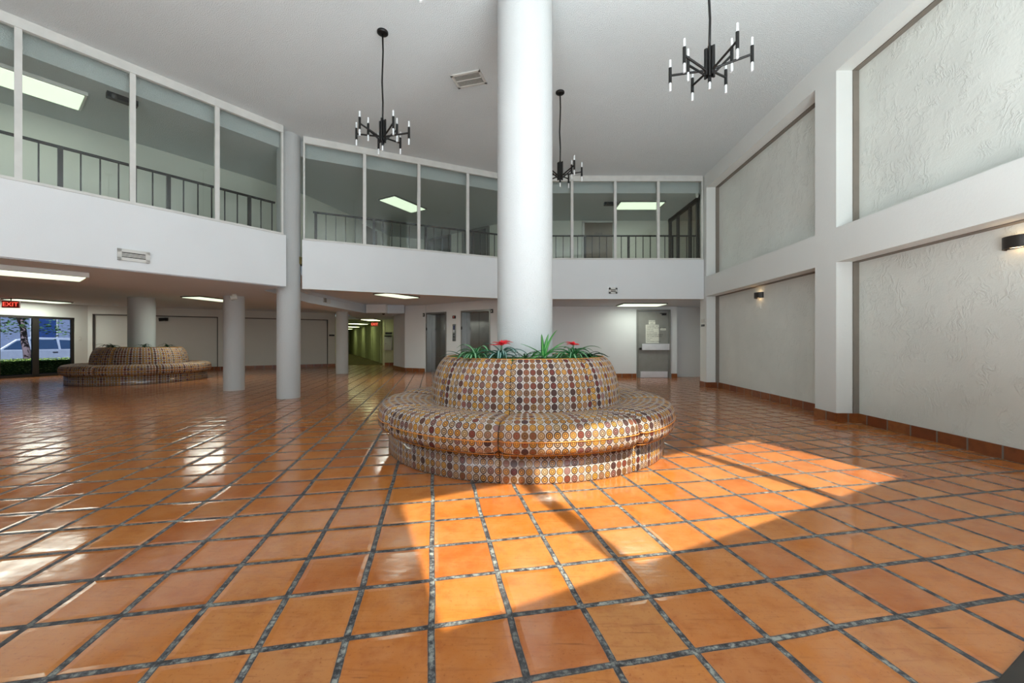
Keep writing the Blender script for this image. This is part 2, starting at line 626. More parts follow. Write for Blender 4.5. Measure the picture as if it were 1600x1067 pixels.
def skirting(name, pts, side=1, h=.125, th=.018):
    """baseboard along a polyline; side: which side of the line it stands proud on"""
    mb = MB()
    L = 0
    for p, q in zip(pts, pts[1:]):
        d = Vector((q[0] - p[0], q[1] - p[1]))
        ln = d.length
        d.normalize()
        n = Vector((-d.y, d.x)) * side * th
        e = d * th * .98
        a, b = Vector(p) - e * 0, Vector(q) + e * 0
        vs_ = [(a.x, a.y, 0.001), (b.x, b.y, 0.001), (b.x + n.x, b.y + n.y, 0.001), (a.x + n.x, a.y + n.y, 0.001)]
        vs_ += [(x, y, h) for x, y, _ in vs_]
        uv = [(L, 0), (L + ln, 0), (L + ln, 0), (L, 0), (L, h), (L + ln, h), (L + ln, h), (L, h)]
        mb.add(vs_, [(3, 2, 1, 0), (4, 5, 6, 7), (0, 1, 5, 4), (1, 2, 6, 5), (2, 3, 7, 6), (3, 0, 4, 7)], uv)
        L += ln
    return mb.build(name, SKIRT, kind='structure')


# ------------------------------------------------------------------ key plan points
ZC = 5.12            # atrium ceiling
def rw(y, off=0.0):  # right wall: front plane at depth y, offset to the right
    return (4.105 + .058 * y + off, y - .058 * off)
S1A, S1B = Vector((-6.2, 4.82)), Vector((-4.23, 7.46))
S2A, S2B = Vector((-4.10, 7.78)), Vector((0.0, 9.66))
S3A, S3B = Vector((0.0, 9.66)), Vector((4.655, 9.66))
D1 = S1B - S1A
S1L = S1A - D1 * 4.4
def on(a, b, t):
    return (a.x + (b.x - a.x) * t, a.y + (b.y - a.y) * t)
def off(a, b, t, d):   # point on ab moved d to the far side (left of a->b)
    n = Vector((-(b - a).y, (b - a).x)).normalized() * d
    return (a.x + (b.x - a.x) * t + n.x, a.y + (b.y - a.y) * t + n.y)
def fw(s, n=0.0):      # front wall point
    p = FP + FT * s + FN * n
    return (p.x, p.y)

# ------------------------------------------------------------------ floor and ceilings
MB().prism([(-22, -12.5), (7.5, -1.5), (7.5, 14), (3, 14), (-3, 19), (-8.2, 18.55), (-14.6, 13.9), (-15.2, 12.2), (-17, 6)], -.12, 0).build('floor', FLOORM, kind='structure')
MB().prism([(-5.2, 18.5), (-7.95, 18.5), (-17.5, 36.5), (-14, 37)], -.12, .004).build('floor_corridor', CARPET, kind='structure')
MB().prism([fw(-18.3, -.06), fw(6.2, -.06), (6.5, 16), (-14.7, 16), (-14.72, 13.8), (-16.45, 6.5)], ZC, ZC + .15).build('ceiling', CEIL, kind='structure')
lowpoly = [tuple(S1L - D1 * .3), tuple(S1B + Vector((-.05, .02))), (-4.95, 7.95), (-5.35, 10.5), (-5.25, 14.4), (-3.9, 14.42), (-4.9, 16.3), (-5.3, 18.55), (-7.0, 18.55),
           (-5.98, 13.9), (-6.45, 10.94), (-6.5, 9.4), (-7.54, 7.81), (-16.2, -5.87)]
MB().prism(lowpoly, 2.12, 2.60).build('ceiling_soffit', SOFF, kind='structure')
MB().prism([(-17, -9.5), (-16.0, -7.5), (-4.5, 7.6), (-5.3, 10.5), (-5.25, 14.4), (-5.4, 18.6), (-8.2, 18.6), (-7.9, 17.8), (-14.7, 13.9), (-16.4, 6.5)], 2.335, 2.55).build('ceiling_left', SOFF, kind='structure')
MB().prism([(-4.15, 7.93), (0.02, 9.82), (0.02, 12.35), (-3.98, 15.1), (-5.3, 14.5), (-5.4, 10.5), (-5.0, 7.9)], 2.42, 2.6).build('ceiling_lobby', SOFF, kind='structure')
MB().prism([(0.02, 9.8), (6.3, 9.8), (6.3, 12.6), (0.02, 12.6)], 2.165, 2.6).build('ceiling_right', SOFF, kind='structure')
MB().prism([(-5.0, 18.45), (-8.2, 18.45), (-18, 37), (-13, 37)], 2.13, 2.3).build('ceiling_corridor', CEIL, kind='structure')
# small plasterboard box under the lobby ceiling
MB().box((-4.85, 14.3, 2.27), (.70, .24, .30)).build('trim_1', WHITE, kind='structure')
# upper storey floor and ceiling behind the glazed gallery
up = [off(S1L, S1B, 0, .16), off(S1A, S1B, .99, .16), (-4.05, 7.95), (0.0, 9.82), (4.9, 9.82), (6.2, 9.82), (6.2, 15.5), (-14.7, 15.5), (-14.7, 13.8), (-16.4, 6.5), (-16.3, -6)]
MB().prism(up, 2.62, 2.76).build('floor_gallery', CARPET, kind='structure')
upc = [off(S1L, S1B, 0, .26), off(S1A, S1B, 1.02, .26), (-4.15, 8.05), (-.02, 9.94), (4.9, 9.94), (6.2, 9.94), (6.2, 15.5), (-14.7, 15.5), (-14.7, 13.8), (-16.4, 6.5), (-16.3, -6)]
MB().prism(upc, 4.80, 5.118).build('ceiling_gallery', CEIL, kind='structure')

# ------------------------------------------------------------------ right wall: frame, plaster panels, reveals, skirting
bays = [(1.73, 5.43), (5.84, 9.54)]
ob, ot = (0.0, 2.183), (2.652, 4.79)
m = MB()
Y0, Y1 = 1.68, 9.9
def rbox(mb, ya, yb, o0, o1, z0, z1):
    mb.prism([rw(ya, o0), rw(yb, o0), rw(yb, o1), rw(ya, o1)], z0, z1)
for ya, yb in ((Y0, 1.73), (5.43, 5.84), (9.54, 9.9)):
    rbox(m, ya, yb, 0, .215, 0, ZC)
for ya, yb in bays:
    rbox(m, ya, yb, 0, .215, 2.183, 2.652)
    rbox(m, ya, yb, 0, .215, 4.79, ZC)
m.build('wall_right', RWALL, kind='structure')
m = MB()
rbox(m, Y0, Y1, .29, .40, 0, ZC)
m.build('wall_right_plaster', PLAST, kind='structure')
k = 2
for ya, yb in bays:
    for z0, z1 in (ob, ot):
        m = MB()
        rbox(m, ya - .02, ya, .21, .30, z0, z1 + .02)
        rbox(m, yb, yb + .02, .21, .30, z0, z1 + .02)
        rbox(m, ya - .02, yb + .02, .21, .30, z1, z1 + .03)
        rbox(m, ya, ya + .012, .216, .29, z0, z1)
        rbox(m, yb - .012, yb, .216, .29, z0, z1)
        rbox(m, ya, yb, .216, .29, z1 - .012, z1)
        m.build('trim_%d' % k, TAUPE, kind='structure')
        k += 1
skirting('baseboard_right', [rw(9.9, -.0), rw(9.54, 0), rw(9.54, .29), rw(5.84, .29), rw(5.84, 0), rw(5.43, 0), rw(5.43, .29), rw(1.73, .29), rw(1.73, 0), rw(Y0, 0)], -1)

# ------------------------------------------------------------------ front wall (behind the camera), with glazing
m = MB()
wt = .06
sB = (Vector((.487, -.424, 0)) - FP).dot(FT)
sC = (Vector((3.967, 1.336, 0)) - FP).dot(FT)
zA, zB = 3.01, 4.97
def fbox(mb, s0, s1, z0, z1, n0=-wt, n1=0.0):
    mb.prism([fw(s0, n1), fw(s1, n1), fw(s1, n0), fw(s0, n0)], z0, z1)
sL, sR = -18.0, 5.2
s2a, s2b = -9.8, -2.9           # second high window, unseen on the left, added to let in daylight
fbox(m, sL, sR, zB, ZC + .1)
fbox(m, sL, s2a, 0, zB)
fbox(m, s2a, s2b, 0, zA)
fbox(m, s2b, sB, 2.35, zB)
fbox(m, s2b, -2.1, 0, 2.35)
fbox(m, sB, sC, 2.35, zA)
fbox(m, 3.4, sC, 0, 2.35)
fbox(m, sC, sR, 0, zB)
m.build('wall_front', WHITE, kind='structure')
wnum = [1]
def win(name_parts, label=None):
    pass
def fwindow(s0, s1, z0, z1, muls, n):
    e = empty('window_%d' % n, (0, 0, 0), kind='structure')
    g = MB()
    for a in [s0 + .03, s1 - .03]:
        fbox(g, a - .03, a + .03, z0, z1, -.055, -.02)
    for a in muls:
        fbox(g, a - .055, a + .055, z0, z1, -.055, -.02)
    fbox(g, s0, s1, z0, z0 + .03, -.055, -.02)
    fbox(g, s0, s1, z1 - .03, z1, -.055, -.02)
    g.build('window_frame', DARKB, e)
    g = MB()
    fbox(g, s0 + .03, s1 - .03, z0 + .03, z1 - .03, -.04, -.035)
    g.build('pane', GLASS, e)
ln = sC - sB
fwindow(sB - .03, sC + .03, zA - .03, zB + .03, [sB + ln * .25, sB + ln * .74], 1)
fwindow(s2a, s2b, zA, zB, [s2a + 1.725 * i for i in (1, 2, 3)], 2)
fwindow(-2.1, 3.4, 0, 2.35, [-.7, .4, 1.5, 2.45], 3)
# unseen slab added outside to keep the sun out of the glazed entrance
m = MB()
m.prism([fw(-3.2, -.2), fw(4.8, -.2), fw(4.8, -4.2), fw(-3.2, -4.2)], 2.62, 2.80)
m.build('sun_block_canopy', WHITE, kind='structure')
# bronze threshold on the floor, cut by the lower right corner of the view
m = MB()
n_ = FN * .35
pa, pb = Vector((-.9, .027, 0)), Vector((3.9, 2.46, 0))
m.prism([(pa.x, pa.y), (pb.x, pb.y), (pb.x - FN.x * .12, pb.y - FN.y * .12), (pa.x - FN.x * .12, pa.y - FN.y * .12)], .0, .03)
m.build('threshold', DARKB, label='dark bronze metal threshold strip on the floor at the lower right corner', cat='threshold', bevel=.004)

# walls that close the hall on the left (outside the view)
MB().seg((-16.275, 6.6), (-16.275, -9.6), 0, ZC + .1, .15, -1).build('wall_left_side', WHITE, kind='structure')

# ------------------------------------------------------------------ gallery front (white fascia) and columns
m = MB()
m.seg(tuple(S1L), tuple(S1B), 2.13, 3.09, .15)
m.seg(tuple(S2A), tuple(S2B), 2.13, 3.09, .15)
m.seg(tuple(S3A), tuple(S3B), 2.13, 3.09, .15)
m.build('wall_gallery', WHITE, kind='structure')


def column(name, x, y, r, z1, label, band=None):
    mb = MB().lathe([(r, 0), (r, z1)], 64, (x, y, 0))
    o = mb.build(name, COLM, label=label, cat='column', kind='structure')
    return o
column('column', .147, 4.545, .313, ZC + .02, 'thick white round column rising through the near round settee')
column('column', -4.375, 7.80, .207, ZC + .02, 'tall slim white column that splits the upper gallery glazing')
column('column', -6.30, 9.03, .204, 2.13, 'short white column under the gallery, left of the tall slim one')
column('column', -5.87, 13.76, .20, 2.13, 'short grey column at the mouth of the green lit corridor')
column('column', -10.55, 11.35, .30, 2.34, 'thick column rising through the far round settee')

# ------------------------------------------------------------------ gallery glazing
def gallery_windows(a, b, ts, n0):
    L = (b - a).length
    for i in range(len(ts) - 1):
        e = empty('window_%d' % (n0 + i), (0, 0, 0), kind='structure')
        t0, t1 = ts[i], ts[i + 1]
        g = MB()
        w = .016 / L
        for t in (t0 + w, t1 - w):
            p, q = on(a, b, t - w), on(a, b, t + w)
            g.seg(p, q, 3.09, 5.02, .06)
        g.seg(on(a, b, t0), on(a, b, t1), 5.00, 5.12, .06)
        g.seg(off(a, b, t0, -.012), off(a, b, t1, -.012), 4.985, 5.012, .07)
        g.seg(off(a, b, t0, -.012), off(a, b, t1, -.012), 3.085, 3.12, .08)
        g.build('window_frame', FRAMEW, e)
        g = MB()
        g.seg(off(a, b, t0 + 2 * w, .03), off(a, b, t1 - 2 * w, .03), 3.12, 4.99, .006)
        g.build('pane', GLASS, e)
    return n0 + len(ts) - 1
L1 = D1.length
n = gallery_windows(S1A, S1B, [-1.55, -1.222, -.905, -.589, -.273, .043, .3597, .672, .985], 4)
n = gallery_windows(S2A, S2B, [.004, .2545, .503, .752, 1.0], n)
n = gallery_windows(S3A, S3B, [0, .0885, .3134, .5385, .7635, .995], n)


def railing(name, a, b, t0, t1, pitch, post_every, label, phase=0):
    p, q = Vector(off(a, b, t0, .32)), Vector(off(a, b, t1, .32))
    L = (q - p).length
    e = empty(name, (p.x, p.y, 2.76), math.atan2((q - p).y, (q - p).x), label, 'railing')
    MB().box((L / 2, 0, .985), (L, .045, .03)).build('top_rail', IRON, e)
    MB().box((L / 2, 0, .10), (L, .03, .02)).build('bottom_rail', IRON, e)
    nb = int(L / pitch)
    for i in range(nb + 1):
        x = .05 + i * (L - .1) / nb
        if (i + phase) % post_every == 0:
            MB().box((x, 0, .49), (.05, .05, .98)).build('post', IRON, e)
        else:
            MB().box((x, 0, .54), (.016, .016, .87)).build('baluster', IRON, e)
    return e
railing('metal_railing', S1A, S1B, -.9, .98, .19, 6, 'dark iron railing behind the left run of upper gallery windows')
railing('metal_railing', S2A, S2B, .04, .98, .185, 6, 'dark iron railing behind the middle run of upper gallery windows')
railing('metal_railing', S3A, S3B, .03, .99, .185, 6, 'dark iron railing behind the right run of upper gallery windows', 3)

# ------------------------------------------------------------------ upper storey interior
GW = mat_stucco('gallery_wall_paint', (212, 214, 202), 140, .10)
m = MB()
gb = [(-15.5, -4.2), (-7.8, 6.35), (-5.87, 8.99), (-5.2, 10.1), (-4.75, 11.6), (-4.3, 14.0)]
for p, q in zip(gb, gb[1:]):
    m.seg(p, q, 2.76, 4.8, .12)
m.build('wall_gallery_left', GW, kind='structure')
m = MB()
m.seg((-4.3, 14.0), (-3.12, 14.5), 2.76, 4.8, .12)
m.seg((-3.12, 14.5), (.01, 12.2), 2.76, 4.8, .12)
m.seg((.01, 12.2), (6.2, 12.2), 2.76, 4.8, .12)
m.build('wall_gallery_back', GW, kind='structure')
MB().seg((6.2, 9.7), (6.2, 12.3), 2.76, 4.8, .12, -1).build('wall_gallery_right', GW, kind='structure')
# gallery door facing the atrium
e = empty('door_1', (2.64, 12.2, 2.76), kind='structure')
MB().box((0, -.02, .98), (.86, .04, 1.96)).build('door_panel', BROWND, e)
g = MB()
g.box((-.46, -.03, 1.0), (.06, .06, 2.0)); g.box((.46, -.03, 1.0), (.06, .06, 2.0)); g.box((0, -.03, 1.99), (.98, .06, .05))
g.build('door_frame', FRAMEW, e)
text_mesh('STAIR', .10, INK, e, 'door_sign', Matrix.Translation((0, -.043, 1.62)) @ Matrix.Rotation(R(90), 4, 'X'))
def gdoor(nm, t, w, mat, z0=2.76, h=1.96):
    a, b = Vector((-3.12, 14.5)), Vector((.01, 12.2))
    p = a + (b - a) * t
    e = empty(nm, (p.x, p.y, z0), math.atan2((b - a).y, (b - a).x), kind='structure')
    MB().box((0, -.02, h / 2), (w, .04, h)).build('door_panel', mat, e)
    g = MB()
    for s in (-1, 1):
        g.box((s * (w / 2 + .05), -.03, h / 2), (.10, .08, h))
    g.box((0, -.03, h + .03), (w + .2, .08, .08))
    g.build('door_frame', GREYF, e)
    return e
gdoor('door_2', .18, .95, STEEL)
gdoor('door_3', .62, .95, STEEL)
# brown door on the left gallery wall
e = empty('door_4', (-4.56, 12.7, 2.76), math.atan2(2.4, .45), kind='structure')
MB().box((0, -.02, .98), (.85, .05, 1.96)).build('door_panel', BROWND, e)
# bronze glass partition at the right end of the gallery
m = MB()
for y in (10.02, 10.2, 10.65, 11.42, 11.98):
    m.box((4.76, y, 3.78), (.07, .09, 2.04))
m.box((4.76, 11.0, 4.74), (.07, 2.1, .10))
m.box((4.76, 11.0, 2.82), (.07, 2.1, .10))
e = empty('window_30', (0, 0, 0), kind='structure')
m.build('window_frame', DARKB, e)
MB().box((4.76, 11.0, 3.78), (.008, 1.9, 1.8)).build('pane', GLASS, e)

# ------------------------------------------------------------------ lower storey walls
m = MB()                                      # back wall right of the main column, with the door opening
YB = 12.12
m.seg((0.0, YB), (3.80, YB), 0, 2.17, .12)
m.seg((3.80, YB), (4.80, YB), 2.05, 2.17, .12)
m.seg((4.80, YB), (5.02, YB), 0, 2.17, .12)
m.seg((5.02, YB + .12), (5.02, YB + .28), 0, 2.3, .08)
m.seg((5.0, YB + .28), (6.4, YB + .28), 0, 2.3, .12)
m.build('wall_back', WHITE, kind='structure')
m = MB()
m.seg((6.2, 9.9), (6.2, 12.6), 0, 2.3, .12, -1)
m.seg(rw(9.9, .2), (6.2, 9.9), 0, 2.6, .12, -1)
m.build('wall_passage', WHITE, kind='structure')
skirting('baseboard_back', [(1.2, YB), (3.78, YB)], -1)
skirting('baseboard_back_right', [(4.84, YB), (5.02, YB)], -1)
# grey metal door
e = empty('door_5', (4.30, YB + .03, 0), kind='structure')
g = MB()
g.box((-.485, -.03, 1.02), (.05, .10, 2.04)); g.box((.485, -.03, 1.02), (.05, .10, 2.04)); g.box((0, -.03, 2.045), (1.02, .10, .05))
g.build('door_frame', GREYF, e, bevel=.004)
MB().box((0, .0, 1.01), (.92, .045, 2.01)).build('door_panel', GREYD, e, bevel=.003)
MB().box((.015, -.045, .10), (.82, .03, .18)).build('kick_plate', STEELB, e, label='bright metal kick plate')
MB().box((.06, -.06, .935), (.83, .05, .19)).build('push_bar', STEELB, e, label='wide white metal push plate', bevel=.004)
MB().tube((-.40, -.03, .88), (-.40, -.09, .88), .035, 16).build('handle', BLKP, e, label='black door knob')
m = MB(); m.box((.32, -.05, 1.93), (.12, .06, .06)); m.box((.28, -.09, 1.95), (.20, .02, .02))
m.build('door_closer', BLKP, e)
def plate(nm, c, d, mat, par, lines, size, z_step, lab=None, x0=None, al='CENTER'):
    s = MB().box(c, d).build(nm, mat, par, label=lab)
    return s
e2 = empty('door_notice', (4.27, YB + .003, 1.33), label='tall white notice sheet taped to the grey metal door', cat='notice')
MB().box((0, 0, 0), (.40, .004, .56)).build('sheet', PAPER, e2)
rows = ['PLEASE KEEP THIS', 'DOOR CLOSED AT ALL TIMES', 'THANK YOU', 'NO STORAGE', 'BEYOND THIS POINT', 'RESIDENTS AND GUESTS', 'USE OTHER STAIRWAY', 'EXIT ONLY', 'OFFICE', 'OPEN MONDAY TO FRIDAY']
for i, s in enumerate(rows):
    text_mesh(s, .044 if i in (0, 1, 5, 6) else .034, INK, e2, 'printed_line', Matrix.Translation((-.17, -.003, .235 - i * .052)) @ Matrix.Rotation(R(90), 4, 'X'), 'LEFT', .0008)
e3 = empty('door_sign', (4.26, YB + .003, 1.685), label='small white sign with two black words above the notice on the grey door', cat='sign')
MB().box((0, 0, 0), (.20, .004, .125)).build('plate', PAPER, e3)
text_mesh('STAIRWAY', .042, INK, e3, 'word', Matrix.Translation((0, -.003, .03)) @ Matrix.Rotation(R(90), 4, 'X'), 'CENTER', .0008)
text_mesh('EXIT', .046, INK, e3, 'word', Matrix.Translation((0, -.003, -.03)) @ Matrix.Rotation(R(90), 4, 'X'), 'CENTER', .0008)
e3 = empty('door_sticker', (4.60, YB + .003, 1.475), label='narrow white label strip right of the notice on the grey door', cat='sign')
MB().box((0, 0, 0), (.17, .004, .065)).build('plate', PAPER, e3)
text_mesh('ALARMED', .028, INK, e3, 'word', Matrix.Translation((0, -.003, 0)) @ Matrix.Rotation(R(90), 4, 'X'), 'CENTER', .0008)

# elevator wall
EA, EB = Vector((-3.12, 14.4)), Vector((.02, 12.12))
EL = (EB - EA).length
er = math.atan2((EB - EA).y, (EB - EA).x)
def ep(t, n=0.0):
    return off(EA, EB, t, n)
m = MB()
o1, o2 = (.005, .2715), (.447, .775)
m.seg(ep(o1[0]), ep(o1[1]), 2.13, 2.5, .30)
m.seg(ep(o1[1]), ep(o2[0]), 0, 2.5, .30)
m.seg(ep(o2[0]), ep(o2[1]), 2.13, 2.5, .30)
m.seg(ep(o2[1]), ep(1.0), 0, 2.5, .30)
m.seg((-3.98, 14.8), tuple(EA), 0, 2.5, .12)
m.seg((-4.85, 16.3), (-3.98, 14.8), 0, 2.5, .12)
m.seg((-5.45, 18.4), (-4.85, 16.3), 0, 2.5, .12)
m.seg(ep(0, .30), ep(1.0, .30), 0, 2.5, .10)
m.build('wall_elevator', WHITE, kind='structure')
for i, (a, b) in enumerate((o1, o2)):
    e = empty('door_%d' % (6 + i), (0, 0, 0), kind='structure')
    g = MB()
    wj = .05 / EL
    g.seg(ep(a, -.012), ep(a + wj, -.012), 0, 2.13, .26)
    g.seg(ep(b - wj, -.012), ep(b, -.012), 0, 2.13, .26)
    g.seg(ep(a, -.012), ep(b, -.012), 2.07, 2.13, .26)
    g.build('door_frame', mat_steel('elevator_frame_steel', (160, 160, 158), .35) if i == 0 else bpy.data.materials['elevator_frame_steel'], e)
    g = MB()
    g.seg(ep(a + wj, .20), ep((a + b) / 2 - .001, .20), 0, 2.07, .03)
    g.build('door_panel', STEEL, e)
    g = MB()
    g.seg(ep((a + b) / 2 + .001, .20), ep(b - wj, .20), 0, 2.07, .03)
    g.build('door_panel', STEEL, e)
    for t in (a + wj * .4,):
        g = MB(); g.seg(ep(t, -.02), ep(t + wj * .0 + .045 / EL, -.02), 1.50, 1.60, .01)
        g.build('number_plate', BLKP, e)
skirting('baseboard_lobby', [(-5.45, 18.4), (-4.85, 16.3), (-3.98, 14.8), (EA.x - .03, EA.y + .012)], -1)
# call station between the two elevators
tc = (o1[1] + o2[0]) / 2 + .01
pc = ep(tc, -.012)
e = empty('elevator_call_station', (pc[0], pc[1], 1.40), er, 'tall steel elevator call panel between the two elevator doors', 'call panel')
MB().box((0, 0, 0), (.15, .02, .58)).build('face_plate', STEEL, e, bevel=.003)
for z in (-.05, -.14):
    MB().tube((0, -.008, z), (0, -.022, z), .022, 14).build('button', BLKP, e)
MB().box((0, -.013, .17), (.07, .006, .14)).build('notice', plain('blue_notice', (52, 60, 104), .5), e)
MB().box((0, -.013, .06), (.07, .006, .07)).build('notice', plain('white_notice', (190, 190, 200), .5), e)
pc = ep(tc, -.015)
e = empty('floor_indicator', (pc[0], pc[1], 1.93), er, 'small black floor indicator above the elevator call panel', 'indicator')
MB().box((0, 0, 0), (.13, .03, .10)).build('housing', BLKP, e)
text_mesh('1', .07, EXITR, e, 'digit', Matrix.Translation((0, -.017, 0)) @ Matrix.Rotation(R(90), 4, 'X'), 'CENTER', .001)
for t, la in ((-.02, 'small black hall lantern at the top left of the left elevator'), (o2[1] + .02, 'small black hall lantern at the top right of the right elevator')):
    pc = ep(t, -.02)
    e = empty('hall_lantern', (pc[0], pc[1], 2.06), er, la, 'lantern')
    MB().box((0, 0, 0), (.07, .04, .12)).build('housing', BLKP, e)
    MB().box((0, -.022, .0), (.035, .006, .05)).build('lens', PAPER, e)

# corridor
m = MB()
cr = [(-5.98, 18.9), (-9.67, 26.3), (-13.3, 33.4), (-14.9, 36.5)]
for p, q in zip(cr, cr[1:]):
    m.seg(p, q, 0, 2.2, .12, -1)
m.seg((-5.98, 18.4), (-5.98, 18.95), 0, 2.2, .1, -1)
m.seg((-5.98, 18.42), (-5.40, 18.42), 0, 2.4, .10)
cl = [(-7.76, 17.5), (-7.85, 18.9), (-11.4, 26.0), (-15.0, 33.2), (-16.7, 36.6)]
for p, q in zip(cl, cl[1:]):
    m.seg(p, q, 0, 2.2, .12)
m.seg((-17, 36.4), (-14.6, 36.4), 0, 2.2, .12)
# shallow pilasters beside the flat doors
for i in range(5):
    y = 20.4 + i * 2.9
    x = -5.98 - (y - 18.9) * .4986
    m.box((x - .02, y, 1.06), (.06, .5, 2.13), math.atan2(7.4, -3.69) - PI / 2)
m.build('wall_corridor', CREAMW, kind='structure')
skirting('baseboard_corridor', [(-5.98, 18.42), (-5.40, 18.42)], -1)
for i, (x, y) in enumerate(((-6.45, 18.2), (-8.7, 22.5), (-10.9, 27.0), (-13.2, 31.5))):
    e = empty('ceiling_light', (x, y, 2.13 if y > 18.5 else 2.12), R(-26) if i else 0, ['flat fluorescent light at the mouth of the corridor', 'fluorescent light on the corridor ceiling, second from its mouth',
                                                     'fluorescent light on the corridor ceiling, third from its mouth', 'farthest fluorescent light on the corridor ceiling'][i], 'ceiling light', 'corridor ceiling lights')
    MB().box((0, 0, -.02), (.64, 1.0, .04)).build('housing', GREYF, e)
    MB().box((0, 0, -.045), (.56, .92, .012)).build('diffuser', LAMPY, e)
# wall cabinet in the corridor mouth
e = empty('wall_cabinet', (-5.69, 18.40, 1.05), label='pale grey metal wall cabinet on the yellow-green wall by the corridor', cat='cabinet')
MB().box((0, -.07, -.05), (.34, .14, .60)).build('body', VENTW, e, bevel=.006)
MB().box((0, -.145, -.05), (.29, .012, .53)).build('door', mat_stucco('cabinet_door_paint', (190, 192, 180), 80, .05), e)
MB().box((0, -.09, .30), (.30, .16, .05)).build('top_ledge', BLKP, e)
MB().box((0, -.02, .43), (.30, .03, .09)).build('display', BLKP, e)
MB().tube((-.09, -.15, -.05), (-.09, -.17, -.05), .015, 10).build('lock', BLKP, e)


def exit_sign(loc, rz, label, w=.36):
    e = empty('exit_sign', loc, rz, label, 'exit sign')
    MB().box((0, 0, 0), (w, .05, .19)).build('housing', EXITB, e, bevel=.004)
    MB().tube((0, 0, .095), (0, 0, loc[2] and (2.33 if loc[0] < -10 else 2.13) - loc[2]), .012, 8).build('stem', BLKP, e)
    text_mesh('EXIT', .16, EXITR, e, 'letters', Matrix.Translation((0, -.028, 0)) @ Matrix.Rotation(R(90), 4, 'X'))
    return e
exit_sign((-6.62, 19.2, 1.93), 0, 'red glowing exit sign hanging in the green corridor', .32)
exit_sign((-14.15, 11.25, 2.145), R(20), 'red glowing exit sign hanging in front of the glass entrance doors')

# left rear wall with two wide recessed panels
WA, WB = Vector((-14.5, 13.64)), Vector((-7.76, 17.5))
LW = mat_stucco('left_wall_paint', (214, 214, 208), 120, .12)
m = MB()
def wseg(mb, t0, t1, n0, n1, z0, z1):
    mb.prism([off(WA, WB, t0, n0), off(WA, WB, t1, n0), off(WA, WB, t1, n1), off(WA, WB, t0, n1)], z0, z1)
for a, b in ((-.02, .012), (.462, .492), (.962, 1.0)):
    wseg(m, a, b, 0, .11, 0, 2.4)
for a, b in ((.012, .462), (.492, .962)):
    wseg(m, a, b, 0, .11, 2.05, 2.4)
wseg(m, -.02, 1.0, .10, .2, 0, 2.4)
m.build('wall_left_rear', LW, kind='structure')
m = MB()
for a, b in ((.012, .462), (.492, .962)):
    wseg(m, a, b, .0, .10, 2.02, 2.05)
    wseg(m, a, a + .004, .03, .10, 0, 2.04)
    wseg(m, b - .004, b, .03, .10, 0, 2.04)
m.build('trim_7', plain('recess_shadow', (70, 66, 62), .7), kind='structure')  # dark strips stand in for the shade around the recessed panels
skirting('baseboard_left', [off(WA, WB, .012, .10), off(WA, WB, .462, .10), off(WA, WB, .462, 0), off(WA, WB, .492, 0), off(WA, WB, .492, .10), off(WA, WB, .962, .10), off(WA, WB, .962, 0), off(WA, WB, 1.0, 0)], -1)
for t, w in ((.981, 0),):
    p = off(WA, WB, t, -.015)
    e = empty('room_sign', (p[0], p[1], 1.37), math.atan2((WB - WA).y, (WB - WA).x), 'small dark room sign on the pale wall left of the corridor', 'sign')
    MB().box((0, 0, 0), (.22, .02, .07)).build('plate', BLKP, e)
p = off(WA, WB, .21, .05)
# black flood lamp on the recessed panel right of the thick far column
p = off(WA, WB, .262, .10)
e = empty('wall_lamp', (p[0], p[1], 1.92), math.atan2((WB - WA).y, (WB - WA).x), 'small black spot lamp on the panel beside the thick far column', 'wall lamp')
MB().box((0, -.02, 0), (.10, .04, .12)).build('bracket', BLKP, e)
MB().tube((-.04, -.05, 0), (-.20, -.10, -.02), .055, 14, .065).build('lamp_head', BLKP, e)

# ------------------------------------------------------------------ glass entrance wall on the left
def dwx(y):
    return -17.925 + .25 * y
dw = lambda y, o=0.0: (dwx(y) - o * .970, y + o * .2425)   # o: outwards
m = MB()
th = .16
def dseg(mb, ya, yb, z0, z1, o0=0.0, o1=.16):
    mb.prism([dw(ya, o0), dw(yb, o0), dw(yb, o1), dw(ya, o1)], z0, z1)
dseg(m, 13.30, 13.75, 0, 2.4)
dseg(m, 9.0, 13.30, 1.89, 2.4)
dseg(m, 6.4, 9.0, 0, 2.4)
m.build('wall_left', LW, kind='structure')
edges = [(9.05, 9.75), (9.85, 10.72), (10.82, 11.60), (11.62, 12.41), (12.41, 13.30)]
for i, (a, b) in enumerate(edges):
    e = empty('door_%d' % (8 + i), (0, 0, 0), kind='structure')
    g = MB()
    dseg(g, a, a + .07, 0, 1.89, .02, .09)
    dseg(g, b - .07, b, 0, 1.89, .02, .09)
    dseg(g, a, b, 1.82, 1.89, .02, .09)
    dseg(g, a, b, 0, .075, .02, .09)
    g.build('door_frame', DARKB, e)
    g = MB()
    dseg(g, a + .07, b - .07, .075, 1.82, .05, .056)
    g.build('pane', GLASSD, e)

